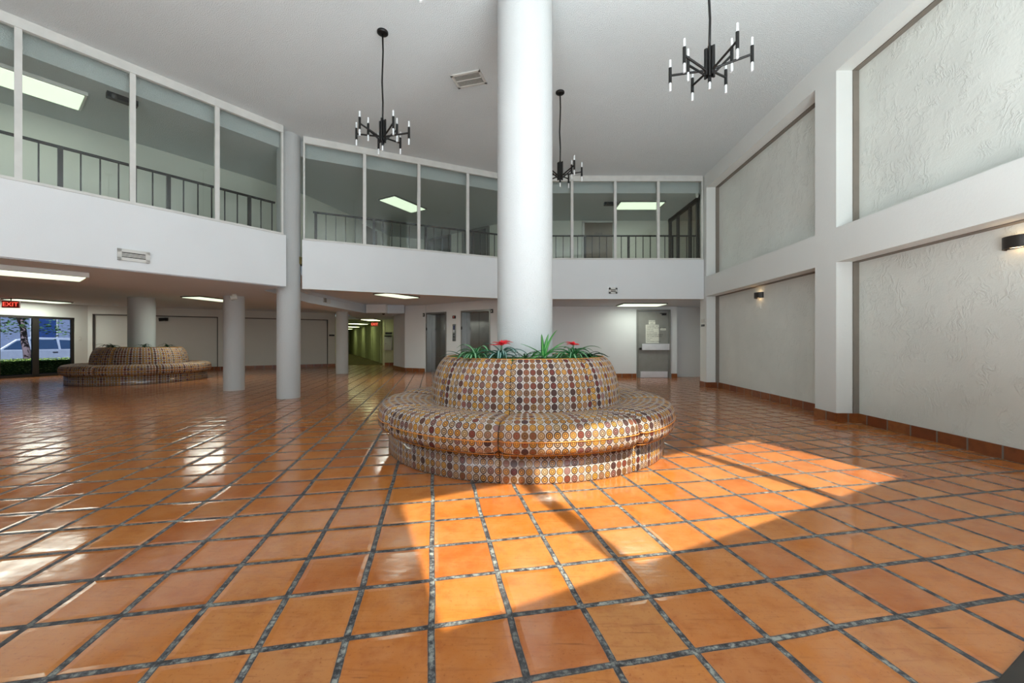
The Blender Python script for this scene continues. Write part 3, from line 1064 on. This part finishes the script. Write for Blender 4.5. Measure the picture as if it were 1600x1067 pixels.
# ------------------------------------------------------------------ ceiling lights
def fixture(x, y, z, rz, L, Wd, label, group, hang=.07, watt=38):
    e = empty('ceiling_light', (x, y, z), rz, label, 'ceiling light', group)
    MB().box((0, 0, -hang / 2), (L, Wd, hang)).build('housing', GREYF if hang < .05 else VENTW, e, bevel=.004)
    MB().box((0, 0, -hang - .004), (L - .07, Wd - .07, .012)).build('diffuser', LAMPG, e)
    area('fluorescent_tubes', (x, y, z - hang - .02), (0, 0, -1), L - .1, Wd - .1, watt, (.93, 1.0, .90)).rotation_euler = (0, 0, rz)
    return e
g1 = 'fluorescent lights under the gallery'
a1 = math.atan2(2.64, 1.97)
fixture(-6.93, 5.62, 2.12, a1, 1.26, .66, 'long fluorescent light under the gallery at the left edge of the view', g1, watt=20)
fixture(-14.2, 11.95, 2.335, R(78), 1.25, .64, 'fluorescent light on the ceiling in front of the glass entrance doors', g1, .03)
fixture(-8.62, 11.4, 2.335, R(80), 1.25, .62, 'fluorescent light beside the top of the short column under the gallery', g1, .03)
fixture(-3.26, 11.32, 2.42, R(61), 1.22, .61, 'fluorescent light on the lobby ceiling in front of the elevators', g1, .03)
fixture(3.68, 11.35, 2.165, R(0), 1.24, .78, 'fluorescent light on the ceiling in front of the grey metal door', g1, .03, 15)
g2 = 'fluorescent lights of the upper gallery'
fixture(-6.95, 5.62, 4.80, a1, 1.26, .66, 'bright fluorescent light behind the leftmost upper gallery window', g2, .05, 10)
fixture(-2.92, 10.70, 4.80, R(60), 1.20, .60, 'bright fluorescent light seen through the middle upper gallery windows', g2, .03, 14)
fixture(3.45, 10.78, 4.80, 0, 1.22, .62, 'bright fluorescent light seen through the right upper gallery windows', g2, .03, 14)


# ------------------------------------------------------------------ vents and small devices
def grille(loc, rz, w, h, n, label, rx=0.0, border=.03, dark=True, cross=False, name='air_vent'):
    e = empty(name, loc, rz, label, 'air vent')
    e.rotation_euler = (rx, 0, rz)
    g = MB()
    g.box((0, -.008, h / 2 - border / 2), (w, .016, border)); g.box((0, -.008, -h / 2 + border / 2), (w, .016, border))
    g.box((-w / 2 + border / 2, -.008, 0), (border, .016, h)); g.box((w / 2 - border / 2, -.008, 0), (border, .016, h))
    if cross:
        g.box((0, -.008, 0), (w, .016, .012))
    g.build('frame', VENTW, e)
    MB().box((0, -.002, 0), (w - border, .004, h - border)).build('backing', VENTD, e)
    g = MB()
    if cross:
        for i in range(n):
            x = -w / 2 + border + (i + .5) * (w - 2 * border) / n
            g.box((x, -.008, 0), (.006, .012, h - 2 * border))
    else:
        for i in range(n):
            z = -h / 2 + border + (i + 1) * (h - 2 * border) / (n + 1)
            g.box((0, -.008, z), (w - 2 * border, .012, .010))
    g.build('slats', VENTW, e)
    return e
t = .2265
p = on(S1A, S1B, .30)
r = (209 - 800) / F
tt = (S1A.y * r - S1A.x) / (D1.x - D1.y * r)
p = on(S1A, S1B, tt)
grille((p[0] + .006, p[1] - .006, 1.1 + (533.5 - 400) * p[1] / F), a1, .345, .165, 3, 'white louvred air vent on the gallery front at the left', 0, .045)
grille((1.1 + .02 + 1.33, 9.655, 2.33), 0, .20, .14, 2, 'small white air vent on the gallery front right of the thick column', 0, .04)
grille((-.66, 6.10, ZC), R(-16), .48, .32, 22, 'square white air grille on the high ceiling beside the thick column', R(90), .035, cross=True)
grille((-5.33, 11.45, 2.30), R(91.5), .42, .19, 4, 'grey air grille on the bulkhead right of the tall slim column', 0, .02)


def dome(name, loc, r, label, cat, mat=BLKP, ring=PAPER):
    e = empty(name, loc, 0, label, cat)
    MB().lathe([(r * 1.5, 0), (r * 1.5, -.015), (r * 1.1, -.025), (.001, -.025)], 20).build('mount', ring, e)
    MB().lathe([(r, -.02), (r * .92, -.02 - r * .4), (r * .6, -.02 - r * .8), (.001, -.02 - r)], 20).build('dome', mat, e)
    return e
dome('smoke_detector', (-1.72, 11.15, 2.42), .05, 'small dark dome on the lobby ceiling in front of the elevators', 'detector')
dome('security_camera', (-4.55, 14.1, 2.12), .06, 'black camera dome at the corridor end of the lobby bulkhead', 'camera')
e = empty('security_camera', (-6.0, 8.6, 2.12), R(-55), 'small white camera above the short column under the gallery', 'camera')
MB().lathe([(.045, 0), (.045, -.03), (.001, -.03)], 16).build('mount', PAPER, e)
MB().tube((.0, .05, -.06), (0, -.07, -.085), .045, 14, .05).build('body', PAPER, e)
MB().tube((.0, -.07, -.085), (0, -.075, -.0865), .036, 14).build('lens', BLKP, e)
e = empty('security_camera', (4.62, 9.98, 4.80), 0, 'tiny white camera behind the last upper gallery window on the right', 'camera')
MB().box((0, 0, -.03), (.06, .06, .06)).build('mount', PAPER, e)
MB().tube((0, -.02, -.08), (-.02, -.09, -.10), .03, 12).build('body', PAPER, e)
# dark exit boxes on gallery ceiling
for x, y, la, rz in ((2.62, 10.6, 'dark emergency light on the upper gallery ceiling in the right windows', 0), (-5.9, 6.03, 'dark emergency light on the upper gallery ceiling at the left', a1)):
    e = empty('emergency_light', (x, y, 4.80), rz, la, 'emergency light')
    MB().box((0, 0, -.04), (.34, .10, .08)).build('housing', BLKP, e)
    for s in (-1, 1):
        MB().tube((s * .10, -.05, -.05), (s * .10, -.09, -.07), .035, 12).build('lamp', IRON, e)
# room sign on the far right pillar, light switch like
p = rw(9.72, -.012)
e = empty('room_sign', (p[0], p[1], 1.55), R(86.7), 'small black and grey room sign on the far right pillar', 'sign')
MB().box((0, 0, -.06), (.17, .012, .05)).build('plate', BLKP, e)
MB().box((0, 0, .05), (.17, .010, .09)).build('upper_plate', VENTW, e)
p = off(WA, WB, 0, 0)
e = empty('light_switch', (dw(13.42, -.006)[0], 13.42, 1.2), R(76), 'pale switch plate beside the glass entrance', 'switch')
MB().box((0, 0, 0), (.08, .01, .12)).build('plate', VENTW, e)
MB().box((0, -.008, 0), (.02, .01, .05)).build('toggle', PAPER, e)


# ------------------------------------------------------------------ right wall sconces
def sconce(y, label):
    p = rw(y, .29)
    e = empty('wall_sconce', (p[0], p[1], 2.0), R(90 - 3.3) - PI, label, 'wall lamp', 'bronze sconces on the right wall')
    # local +y points out of the wall
    e.rotation_euler = (0, 0, R(86.7))
    g = MB()
    n = 20
    out, inn = [], []
    for i in range(n + 1):
        t = PI * i / n
        out.append((.115 * math.cos(t), .105 * math.sin(t)))
    prof = [(x, yy) for x, yy in out]
    vs_ = [(x, yy, -.055) for x, yy in prof] + [(x, yy, .055) for x, yy in prof]
    k = len(prof)
    g.add(vs_, [(i, i + 1, k + i + 1, k + i) for i in range(k - 1)], smooth=True)
    vi = [(x * .92, yy * .92, -.055) for x, yy in prof] + [(x * .92, yy * .92, .055) for x, yy in prof]
    g.add(vi, [(k + i, k + i + 1, i + 1, i) for i in range(k - 1)], smooth=True)
    rim = [(x, yy, z) for z in (-.055, .055) for (x, yy) in prof] + [(x * .92, yy * .92, z) for z in (-.055, .055) for (x, yy) in prof]
    g.add(rim, [(i, i + 1, 2 * k + i + 1, 2 * k + i) for i in range(k - 1)] + [(k + i + 1, k + i, 3 * k + i, 3 * k + i + 1) for i in range(k - 1)])
    g.box((0, .004, 0), (.20, .008, .10))
    g.build('shade', DARKB, e)
    MB().lathe([(.001, .05), (.05, .045), (.055, 0), (.05, -.045), (.001, -.05)], 16, (0, .05, 0)).build('lamp', WARM, e)
    return e
# flip so that local +y looks into the room (towards -X)
for y, la in ((7.79, 'bronze half-round sconce on the far lower plaster panel of the right wall'), (3.62, 'bronze half-round sconce cut by the right edge, on the near plaster panel')):
    s = sconce(y, la)
    s.rotation_euler = (0, 0, R(86.7))


# ------------------------------------------------------------------ chandeliers
def chandelier(loc, drop, rz, label):
    e = empty('chandelier', loc, rz, label, 'chandelier', 'black tube chandeliers of the atrium')
    zt = ZC - loc[2]
    MB().lathe([(.001, 0), (.07, 0), (.07, -.02), (.055, -.032), (.001, -.034)], 28, (0, 0, zt)).build('canopy', BLACK, e)
    MB().path([(0, 0, zt - .02), (.006, 0, zt * .8), (-.008, .003, zt * .5), (.004, 0, zt * .3), (0, 0, .16)], .011, 8).build('suspension_rod', BLACK, e)
    g = MB()
    for i in range(8):
        t = 2 * PI * i / 8
        g.tube((.036 * math.cos(t), .036 * math.sin(t), -.13 + .02 * (i % 2)), (.036 * math.cos(t), .036 * math.sin(t), .17 - .02 * (i % 3)), .0115, 10)
    g.tube((0, 0, -.17), (0, 0, .17), .016, 12)
    g.build('hub', BLACK, e)
    MB().tube((0, 0, -.17), (0, 0, -.235), .0105, 10).build('bulb', BULB, e)
    for ad, rr, zz in ((0, .345, -.01), (180, .345, -.01), (-45, .30, .01), (-135, .30, .01), (60, .30, -.01), (120, .30, -.01), (4, .185, .04), (184, .185, .04)):
        t = R(ad)
        c, s_ = math.cos(t), math.sin(t)
        g = MB()
        g.tube((.03 * c, .03 * s_, -.06 - zz), (rr * c, rr * s_, -.0 + zz), .0108, 8)
        g.tube((rr * c, rr * s_, -.075 + zz), (rr * c, rr * s_, .075 + zz), .0150, 10)
        a = g.build('arm', BLACK, e)
        MB().tube((rr * c, rr * s_, -.075 + zz), (rr * c, rr * s_, -.155 + zz), .0115, 10).build('bulb', BULB, a)
        MB().tube((rr * c, rr * s_, .075 + zz), (rr * c, rr * s_, .15 + zz), .0115, 10).build('bulb', BULB, a)
    return e
chandelier((-1.68, 5.17, 3.81), 0, R(-2), 'black tube chandelier hanging left of the thick column')
chandelier((.775, 6.42, 3.83), 0, R(-5), 'farthest black tube chandelier, half hidden behind the thick column')
chandelier((1.86, 3.75, 3.71), 0, R(-25), 'nearest black tube chandelier, high to the right of the thick column')
chandelier((-.70, 2.86, 3.96), 0, R(35), 'black tube chandelier above the top edge, only a bulb tip showing')


# ------------------------------------------------------------------ round settees
def interp(prof, n):
    """catmull-rom resample of a profile"""
    out = []
    m_ = len(prof)
    for i in range(m_ - 1):
        p0, p1, p2, p3 = prof[max(i - 1, 0)], prof[i], prof[i + 1], prof[min(i + 2, m_ - 1)]
        for j in range(n):
            t = j / n
            out.append(tuple(.5 * ((2 * p1[k]) + (-p0[k] + p2[k]) * t + (2 * p0[k] - 5 * p1[k] + 4 * p2[k] - p3[k]) * t * t + (-p0[k] + 3 * p1[k] - 3 * p2[k] + p3[k]) * t ** 3) for k in (0, 1)))
    out.append(prof[-1])
    return out


def wedge(prof, a0, a1, n, ref, puff, cr, cz, gap=.003, pw=.16):
    """an upholstered ring segment; near its two seams the section shrinks towards (cr,cz)"""
    mb = MB()
    L = [0]
    for i in range(1, len(prof)):
        L.append(L[-1] + math.dist(prof[i], prof[i - 1]))
    k = len(prof)
    vs_, uv = [], []
    gg = gap / ref
    for j in range(n + 1):
        # denser near the seams
        q = .5 - .5 * math.cos(PI * j / n)
        t = a0 + gg + (a1 - a0 - 2 * gg) * q
        e = min(q, 1 - q) / pw
        sh = puff * (1 - math.sqrt(max(0, 1 - (1 - min(e, 1)) ** 2)))
        for i, (r, z) in enumerate(prof):
            d = math.hypot(r - cr, z - cz) or 1
            f = sh / d
            rr, zz = r + (cr - r) * f, z + (cz - z) * f
            vs_.append((rr * math.cos(t), rr * math.sin(t), zz))
            uv.append((t * ref, L[i]))
    fs = [(j * k + i, (j + 1) * k + i, (j + 1) * k + i + 1, j * k + i + 1) for j in range(n) for i in range(k - 1)]
    fs.append(tuple(range(k)))
    fs.append(tuple(n * k + i for i in range(k - 1, -1, -1)))
    mb.add(vs_, fs, uv, True)
    # flat end caps
    mb.sm[-1] = mb.sm[-2] = False
    return mb


def settee(loc, rz, label, col_r):
    e = empty('round_settee', loc, rz, label, 'settee')
    base = [(1.30, .0), (1.485, .0), (1.485, .02), (1.487, .245), (1.30, .245)]
    seat = interp([(1.25, .245), (1.50, .238), (1.575, .262), (1.588, .32), (1.587, .38), (1.570, .445), (1.515, .487), (1.40, .506), (1.25, .500), (1.10, .480), (.99, .455), (.95, .40), (1.0, .30)], 3)
    back = interp([(.95, .38), (1.045, .40), (1.046, .50), (1.035, .62), (1.010, .74), (.970, .84), (.925, .905), (.893, .930), (.872, .932), (.855, .915), (.85, .80)], 3)
    for i in range(8):
        a0 = R(-90 + 9.4 - 45) + i * PI / 4 + PI / 4 - R(18.8)
        a0 = R(-99.4) + i * PI / 4
        a1_ = a0 + PI / 4
        wedge(base, a0, a1_, 14, 1.4875, .004, 1.35, .12, .0015, .03).build('base_panel', FABG, e)
        s = wedge(seat, a0, a1_, 40, 1.54, .055, 1.30, .36, .002, .13).build('seat_cushion', FAB, e)
        b = wedge(back, a0, a1_, 28, .992, .022, .93, .66, .0015, .07).build('backrest', FAB, e)
        for par, rr, zz, nm in ((s, 1.5895, .347, 'piping'), (b, .874, .935, 'piping'), (s, 1.553, .240, 'piping')):
            pts = []
            for j in range(25):
                q = j / 24
                t = a0 + (a1_ - a0) * (.006 + .988 * q)
                ed = min(q, 1 - q) / .10
                sh = .030 * (1 - math.sqrt(max(0, 1 - (1 - min(ed, 1)) ** 2))) if rr > 1 else 0
                pts.append(((rr - sh) * math.cos(t), (rr - sh) * math.sin(t), zz))
            MB().path(pts, .0045 if zz != .240 else .003, 6).build(nm, PIPE, par)
    MB().lathe([(.875, .60), (.872, .905), (.862, .934), (col_r + .002, .936), (col_r + .002, .88)], 64).build('planter_turf', TURF, e)
    return e
settee((.147, 4.545, 0), 0, 'big round settee in circle patterned fabric around the thick column, nearest', .313)
settee((-10.55, 11.35, 0), R(18), 'far round settee in dark patterned fabric on the left below the gallery', .30)


# ------------------------------------------------------------------ plants on the settees
LEAFA = mat_leaf('bromeliad_leaf', (26, 92, 44), (150, 190, 150))
LEAFB = mat_leaf('blue_green_leaf', (28, 80, 66), (170, 200, 196))
LEAFC = mat_leaf('spiky_leaf', (52, 128, 60), (128, 186, 110))
LEAFD = mat_leaf('dark_leaf', (14, 46, 28), (44, 86, 52))
REDF = mat_leaf('red_bract', (190, 24, 34), (232, 60, 70), False)


def blade(mb, az, L, w, rise, droop, twist=0, base=(0, 0, 0), n=9):
    """a strap leaf that rises and arches over"""
    vs_, uv = [], []
    p = Vector(base)
    ang = rise
    d = Vector((math.cos(az), math.sin(az), 0))
    side = Vector((-math.sin(az), math.cos(az), 0))
    for i in range(n + 1):
        q = i / n
        ww = w * (1 - q) ** .55 * (.55 + .45 * min(1, q * 6)) + .0006
        nrm = (d * -math.sin(ang) + Vector((0, 0, 1)) * math.cos(ang))
        s_ = (side * math.cos(twist * q) + nrm * math.sin(twist * q)).normalized()
        vs_ += [p - s_ * ww + nrm * ww * .35, p, p + s_ * ww + nrm * ww * .35]
        uv += [(0, q), (.5, q), (1, q)]
        p = p + (d * math.cos(ang) + Vector((0, 0, 1)) * math.sin(ang)) * (L / n)
        ang -= droop / n
        if p.z < base[2] + .004:
            p.z = base[2] + .004
    fs = []
    for i in range(n):
        fs += [(3 * i, 3 * i + 1, 3 * i + 4, 3 * i + 3), (3 * i + 1, 3 * i + 2, 3 * i + 5, 3 * i + 4)]
    mb.add(vs_, fs, uv, True)


def plant(x, y, mat, n, L, w, label, seed, flower=None, rise=(35, 80), droop=(100, 190), z=.936, nm='bromeliad', spread=2 * PI, az0=0):
    rnd = random.Random(seed)
    e = empty(nm, (x, y, z), 0, label, 'plant')
    g = MB()
    for i in range(n):
        az = az0 + spread * i / n + rnd.uniform(-.25, .25)
        blade(g, az, L * rnd.uniform(.7, 1.15), w * rnd.uniform(.8, 1.2), R(rnd.uniform(*rise)), R(rnd.uniform(*droop)), rnd.uniform(-.5, .5), (rnd.uniform(-.015, .015), rnd.uniform(-.015, .015), .0))
    f = g.build('foliage', mat, e)
    sol = f.modifiers.new('thickness', 'SOLIDIFY')
    sol.thickness = .0015
    if flower:
        fh, fl, nf = flower
        g = MB()
        g.tube((0, 0, 0), (.01, 0, fh), .008, 8)
        g.build('stem', LEAFA, e)
        g = MB()
        for i in range(nf):
            blade(g, 2 * PI * i / nf + rnd.uniform(-.2, .2), fl * rnd.uniform(.75, 1.1), .034, R(rnd.uniform(5, 55)), R(rnd.uniform(20, 70)), 0, (.01, 0, fh), 6)
        for i in range(4):
            blade(g, 1.6 * i, fl * .5, .018, R(75), R(20), 0, (.01, 0, fh), 5)
        f = g.build('flower', REDF, e, label='red star shaped flower')
        sol = f.modifiers.new('thickness', 'SOLIDIFY')
        sol.thickness = .0015
    return e
plant(-.36, 3.90, LEAFA, 26, .27, .020, 'arching green striped plant at the left end of the near settee planter', 3)
plant(-.11, 3.88, LEAFB, 24, .28, .021, 'red flowered bromeliad with blue green leaves left of the thick column', 5, (.125, .12, 11), (30, 80))
plant(.31, 3.86, LEAFC, 12, .30, .024, 'tall spiky light green plant in front of the thick column', 11, None, (25, 85), (20, 110), nm='spiky_plant')
plant(.60, 3.96, LEAFA, 28, .28, .020, 'red flowered bromeliad at the right end of the near settee planter', 8, (.125, .085, 9), (25, 78), (90, 170))
plant(.80, 4.14, LEAFD, 16, .22, .017, 'low dark green plant at the far right of the near settee planter', 21, None, (15, 60), (80, 150), nm='grass_plant')
plant(-.52, 4.12, LEAFB, 6, .24, .011, 'thin pale leaves at the far left rim of the near settee planter', 22, None, (8, 45), (30, 90), nm='grass_plant')
plant(.13, 3.83, LEAFD, 7, .30, .008, 'thin dark twiggy leaves between the two front plants of the near settee', 31, None, (20, 50), (30, 120), nm='grass_plant')
for x, y, sd, la in ((-11.15, 11.0, 41, 'dark leafy plant on the far settee, left of its column'), (-10.75, 10.72, 42, 'dark leafy plant on the far settee, in front of its column'),
                     (-10.1, 10.95, 43, 'dark leafy plant on the far settee, right of its column'), (-9.95, 11.5, 44, 'dark leafy plant at the right rim of the far settee')):
    plant(x, y, LEAFD, 16, .26, .014, la, sd, None, (20, 75), (90, 160), nm='bromeliad')

# ------------------------------------------------------------------ outdoors beyond the glass entrance
ASPH = plain('parking_asphalt', (120, 124, 134), .9, bump=.4)
MB().prism([(-15.3, 6), (-14.7, 14.2), (-20, 60), (-75, 60), (-75, 0), (-20, 0)], -.6, -.40).build('ground', ASPH, kind='structure')
MB().prism([(-18.5, 4), (-16.4, 4), (-14.9, 13.9), (-14.9, 19), (-20.5, 19), (-20.5, 12)], -.5, -.03).build('ground_bed', plain('planting_soil', (120, 112, 100), .9), kind='structure')


def hedge(p, q, w, h, label):
    p, q = Vector(p), Vector(q)
    rnd = random.Random(5)
    d = (q - p)
    L = d.length
    e_ = MB()
    ang = math.atan2(d.y, d.x)
    for i in range(9000):
        a, b, c = rnd.uniform(0, L), rnd.uniform(-w / 2, w / 2), rnd.uniform(0, h)
        if rnd.random() < .55:
            if rnd.random() < .5:
                c = h * rnd.uniform(.85, 1.05)
            else:
                b = rnd.choice((-1, 1)) * w / 2 * rnd.uniform(.85, 1.05)
        s_ = rnd.uniform(.018, .032)
        mt = Matrix.Translation((a, b, c)) @ Matrix.Rotation(rnd.uniform(0, 6.3), 4, 'Z') @ Matrix.Rotation(rnd.uniform(-1, 1), 4, 'X')
        e_.add([mt @ Vector(v) for v in ((-s_, 0, 0), (0, -s_ * .6, 0), (s_, 0, .004), (0, s_ * .6, .004))], [(0, 1, 2, 3)])
    o = e_.build('hedge', plain('hedge_leaf', (196, 232, 110), .5, var=.5, scale=9), label=label, cat='hedge')
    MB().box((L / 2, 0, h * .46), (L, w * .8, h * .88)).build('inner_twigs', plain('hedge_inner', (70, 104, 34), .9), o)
    o.location = (p.x, p.y, -.02)
    o.rotation_euler = (0, 0, ang)
    return o
hedge((-17.8, 11.0), (-16.2, 16.6), .75, .50, 'low clipped green hedge outside the glass entrance')

BARK = plain('pale_bark', (150, 128, 132), .85, var=.2, scale=12, bump=.8, bscale=30)
LEAFT = plain('tree_leaf', (96, 140, 70), .5, var=.4, scale=5)


def tree(x, y, path, label, seed, leaves=True):
    rnd = random.Random(seed)
    e = empty('tree', (x, y, -.02), 0, label, 'tree')
    m_ = MB()
    k = len(path)
    m_.path(path, [.12 - .05 * i / (k - 1) for i in range(k)], 12)
    top = Vector(path[-1])
    tips = []
    for i in range(6):
        t = top + Vector((rnd.uniform(-.9, .9), rnd.uniform(-.9, .9), rnd.uniform(.2, 1.2)))
        m_.path([top - Vector((0, 0, .15)), (top + t) / 2 + Vector((0, 0, .1)), t], [.05, .03, .012], 8)
        tips.append(t)
    m_.build('trunk', BARK, e)
    g = MB()
    for t in tips + [top + Vector((.5, .3, -.3)), top + Vector((-.5, -.4, -.35)), top + Vector((.2, -.6, -.2))]:
        for i in range(130):
            c = t + Vector((rnd.gauss(0, .33), rnd.gauss(0, .33), rnd.gauss(0, .2)))
            s_ = rnd.uniform(.04, .08)
            mt = Matrix.Translation(c) @ Matrix.Rotation(rnd.uniform(0, 6.3), 4, 'Z') @ Matrix.Rotation(rnd.uniform(-1.3, 1.3), 4, 'X')
            g.add([mt @ Vector(v) for v in ((-s_, 0, 0), (0, -s_ * .5, 0), (s_, 0, .01), (0, s_ * .5, .01))], [(0, 1, 2, 3)])
    g.build('foliage', LEAFT, e)
    return e
tree(-18.7, 15.4, [(0, 0, 0), (-.05, 0, .7), (-.15, 0, 1.1), (-.32, .1, 1.6), (-.45, .1, 2.0)], 'pale leaning tree trunk outside the left glass door', 1)
tree(-19.6, 17.9, [(0, 0, 0), (.18, .05, .6), (.32, .05, 1.0), (.55, .1, 1.5), (.70, .2, 1.95)], 'pale forked tree trunk outside the right glass door', 2)
tree(-19.9, 13.2, [(0, 0, 0), (-.02, 0, 1.0), (.1, 0, 1.6), (.1, .1, 2.1)], 'thin tree at the left edge outside the glass door', 3)


def car(x, y, rz, label, paint, seed=0):
    e = empty('car', (x, y, -.395), rz, label, 'car')
    side = [(-2.3, .35), (-2.32, .75), (-2.2, .98), (-1.25, 1.05), (-.65, 1.62), (-.2, 1.72), (1.1, 1.70), (1.75, 1.60), (2.15, 1.08), (2.3, .95), (2.32, .40), (1.95, .30), (-1.95, .30)]
    g = MB()
    k = len(side)
    n_ = len(side)
    vs_ = []
    for yy, sx, cut in ((-.90, 1, 0), (-.86, 1, 0), (.86, 1, 0), (.90, 1, 0)):
        for (a, b) in side:
            inset = .0
            if b > 1.06:
                inset = (b - 1.06) * .30
            s_ = -1 if yy < 0 else 1
            edge = .04 if abs(yy) > .88 else 0
            vs_.append((a * (1 - edge * .3), (yy - s_ * inset), b - (edge * .5 if b > .9 else 0)))
    fs = [tuple(range(k - 1, -1, -1)), tuple(3 * k + i for i in range(k))]
    for q in range(3):
        fs += [(q * k + i, q * k + (i + 1) % k, (q + 1) * k + (i + 1) % k, (q + 1) * k + i) for i in range(k)]
    g.add(vs_, fs)
    body = g.build('body', paint, e, bevel=.03)
    gm = plain('car_window', (60, 84, 116), .08)
    for s_ in (-1, 1):
        yy = s_ * .905
        def side_win(pts):
            q = MB()
            a = [(px, s_ * (.905 - (pz - 1.06) * .30), pz) for px, pz in pts]
            b = [(px, s_ * (.895 - (pz - 1.06) * .30), pz) for px, pz in pts]
            m2 = len(pts)
            q.add(a + b, [tuple(range(m2)), tuple(range(2 * m2 - 1, m2 - 1, -1))] + [(i, m2 + i, m2 + (i + 1) % m2, (i + 1) % m2) for i in range(m2)])
            q.build('side_window', gm, e)
        side_win([(-1.05, 1.09), (-.62, 1.52), (-.28, 1.60), (-.18, 1.09)])
        side_win([(-.10, 1.09), (-.18, 1.60), (.72, 1.60), (.80, 1.09)])
        side_win([(.88, 1.09), (.82, 1.59), (1.45, 1.55), (1.82, 1.09)])
        for hx in (-.30, .68):
            MB().box((hx, s_ * .915, .93), (.18, .03, .035)).build('door_handle', BLKP, e)
        for wx in (-1.42, 1.42):
            w = MB().lathe([(.17, -.10), (.33, -.11), (.345, -.06), (.345, .06), (.33, .11), (.17, .10)], 28)
            vv = [Vector(v) for v in w.v]
            w.v = [(wx + v.x, s_ * .82 + v.z, .35 + v.y) for v in vv]
            wh = w.build('wheel', BLKP, e)
            h_ = MB().lathe([(.001, .09), (.12, .10), (.19, .07), (.19, -.07), (.001, -.09)], 20)
            vv = [Vector(v) for v in h_.v]
            h_.v = [(wx + v.x, s_ * .82 + v.z, .35 + v.y) for v in vv]
            h_.build('hub_cap', STEELB, wh)
    MB().box((-2.31, .62, .80), (.04, .34, .14)).build('headlight', PAPER, e)
    MB().box((-2.31, -.62, .80), (.04, .34, .14)).build('headlight', PAPER, e)
    MB().box((2.31, .70, .90), (.04, .20, .22)).build('tail_light', EXITB, e)
    MB().box((2.31, -.70, .90), (.04, .20, .22)).build('tail_light', EXITB, e)
    MB().box((0, 0, .50), (4.62, 1.84, .05)).build('bumper_line', BLKP, e)
    return e
CARW = plain('white_car_paint', (190, 198, 214), .25, .1)
car(-25.6, 21.4, R(50), 'white car parked outside behind the hedge, seen through the glass doors', CARW)

e = empty('building', (-40, 36, -.42), R(48), 'pale blue house front across the car park outside the glass doors', 'building')
MB().box((0, 0, 4), (26, 6, 8)).build('wall', plain('pale_house_wall', (150, 162, 190), .8), e)
for x in (-11.4, -8.5, -4.9, -1.4, 2.1, 5.6):
    f = MB().box((x, -3.02, 2.6), (1.5, .10, 2.4)).build('window', plain('house_window_frame', (230, 232, 236), .6) if x == -11.4 else bpy.data.materials['house_window_frame'], e)
    MB().box((x, -3.08, 2.6), (1.3, .04, 2.2)).build('pane', plain('house_window_glass', (56, 84, 142), .15) if x == -11.4 else bpy.data.materials['house_window_glass'], f)
MB().box((0, -3.25, 4.9), (26.4, .6, .25)).build('cornice', PAPER, e)
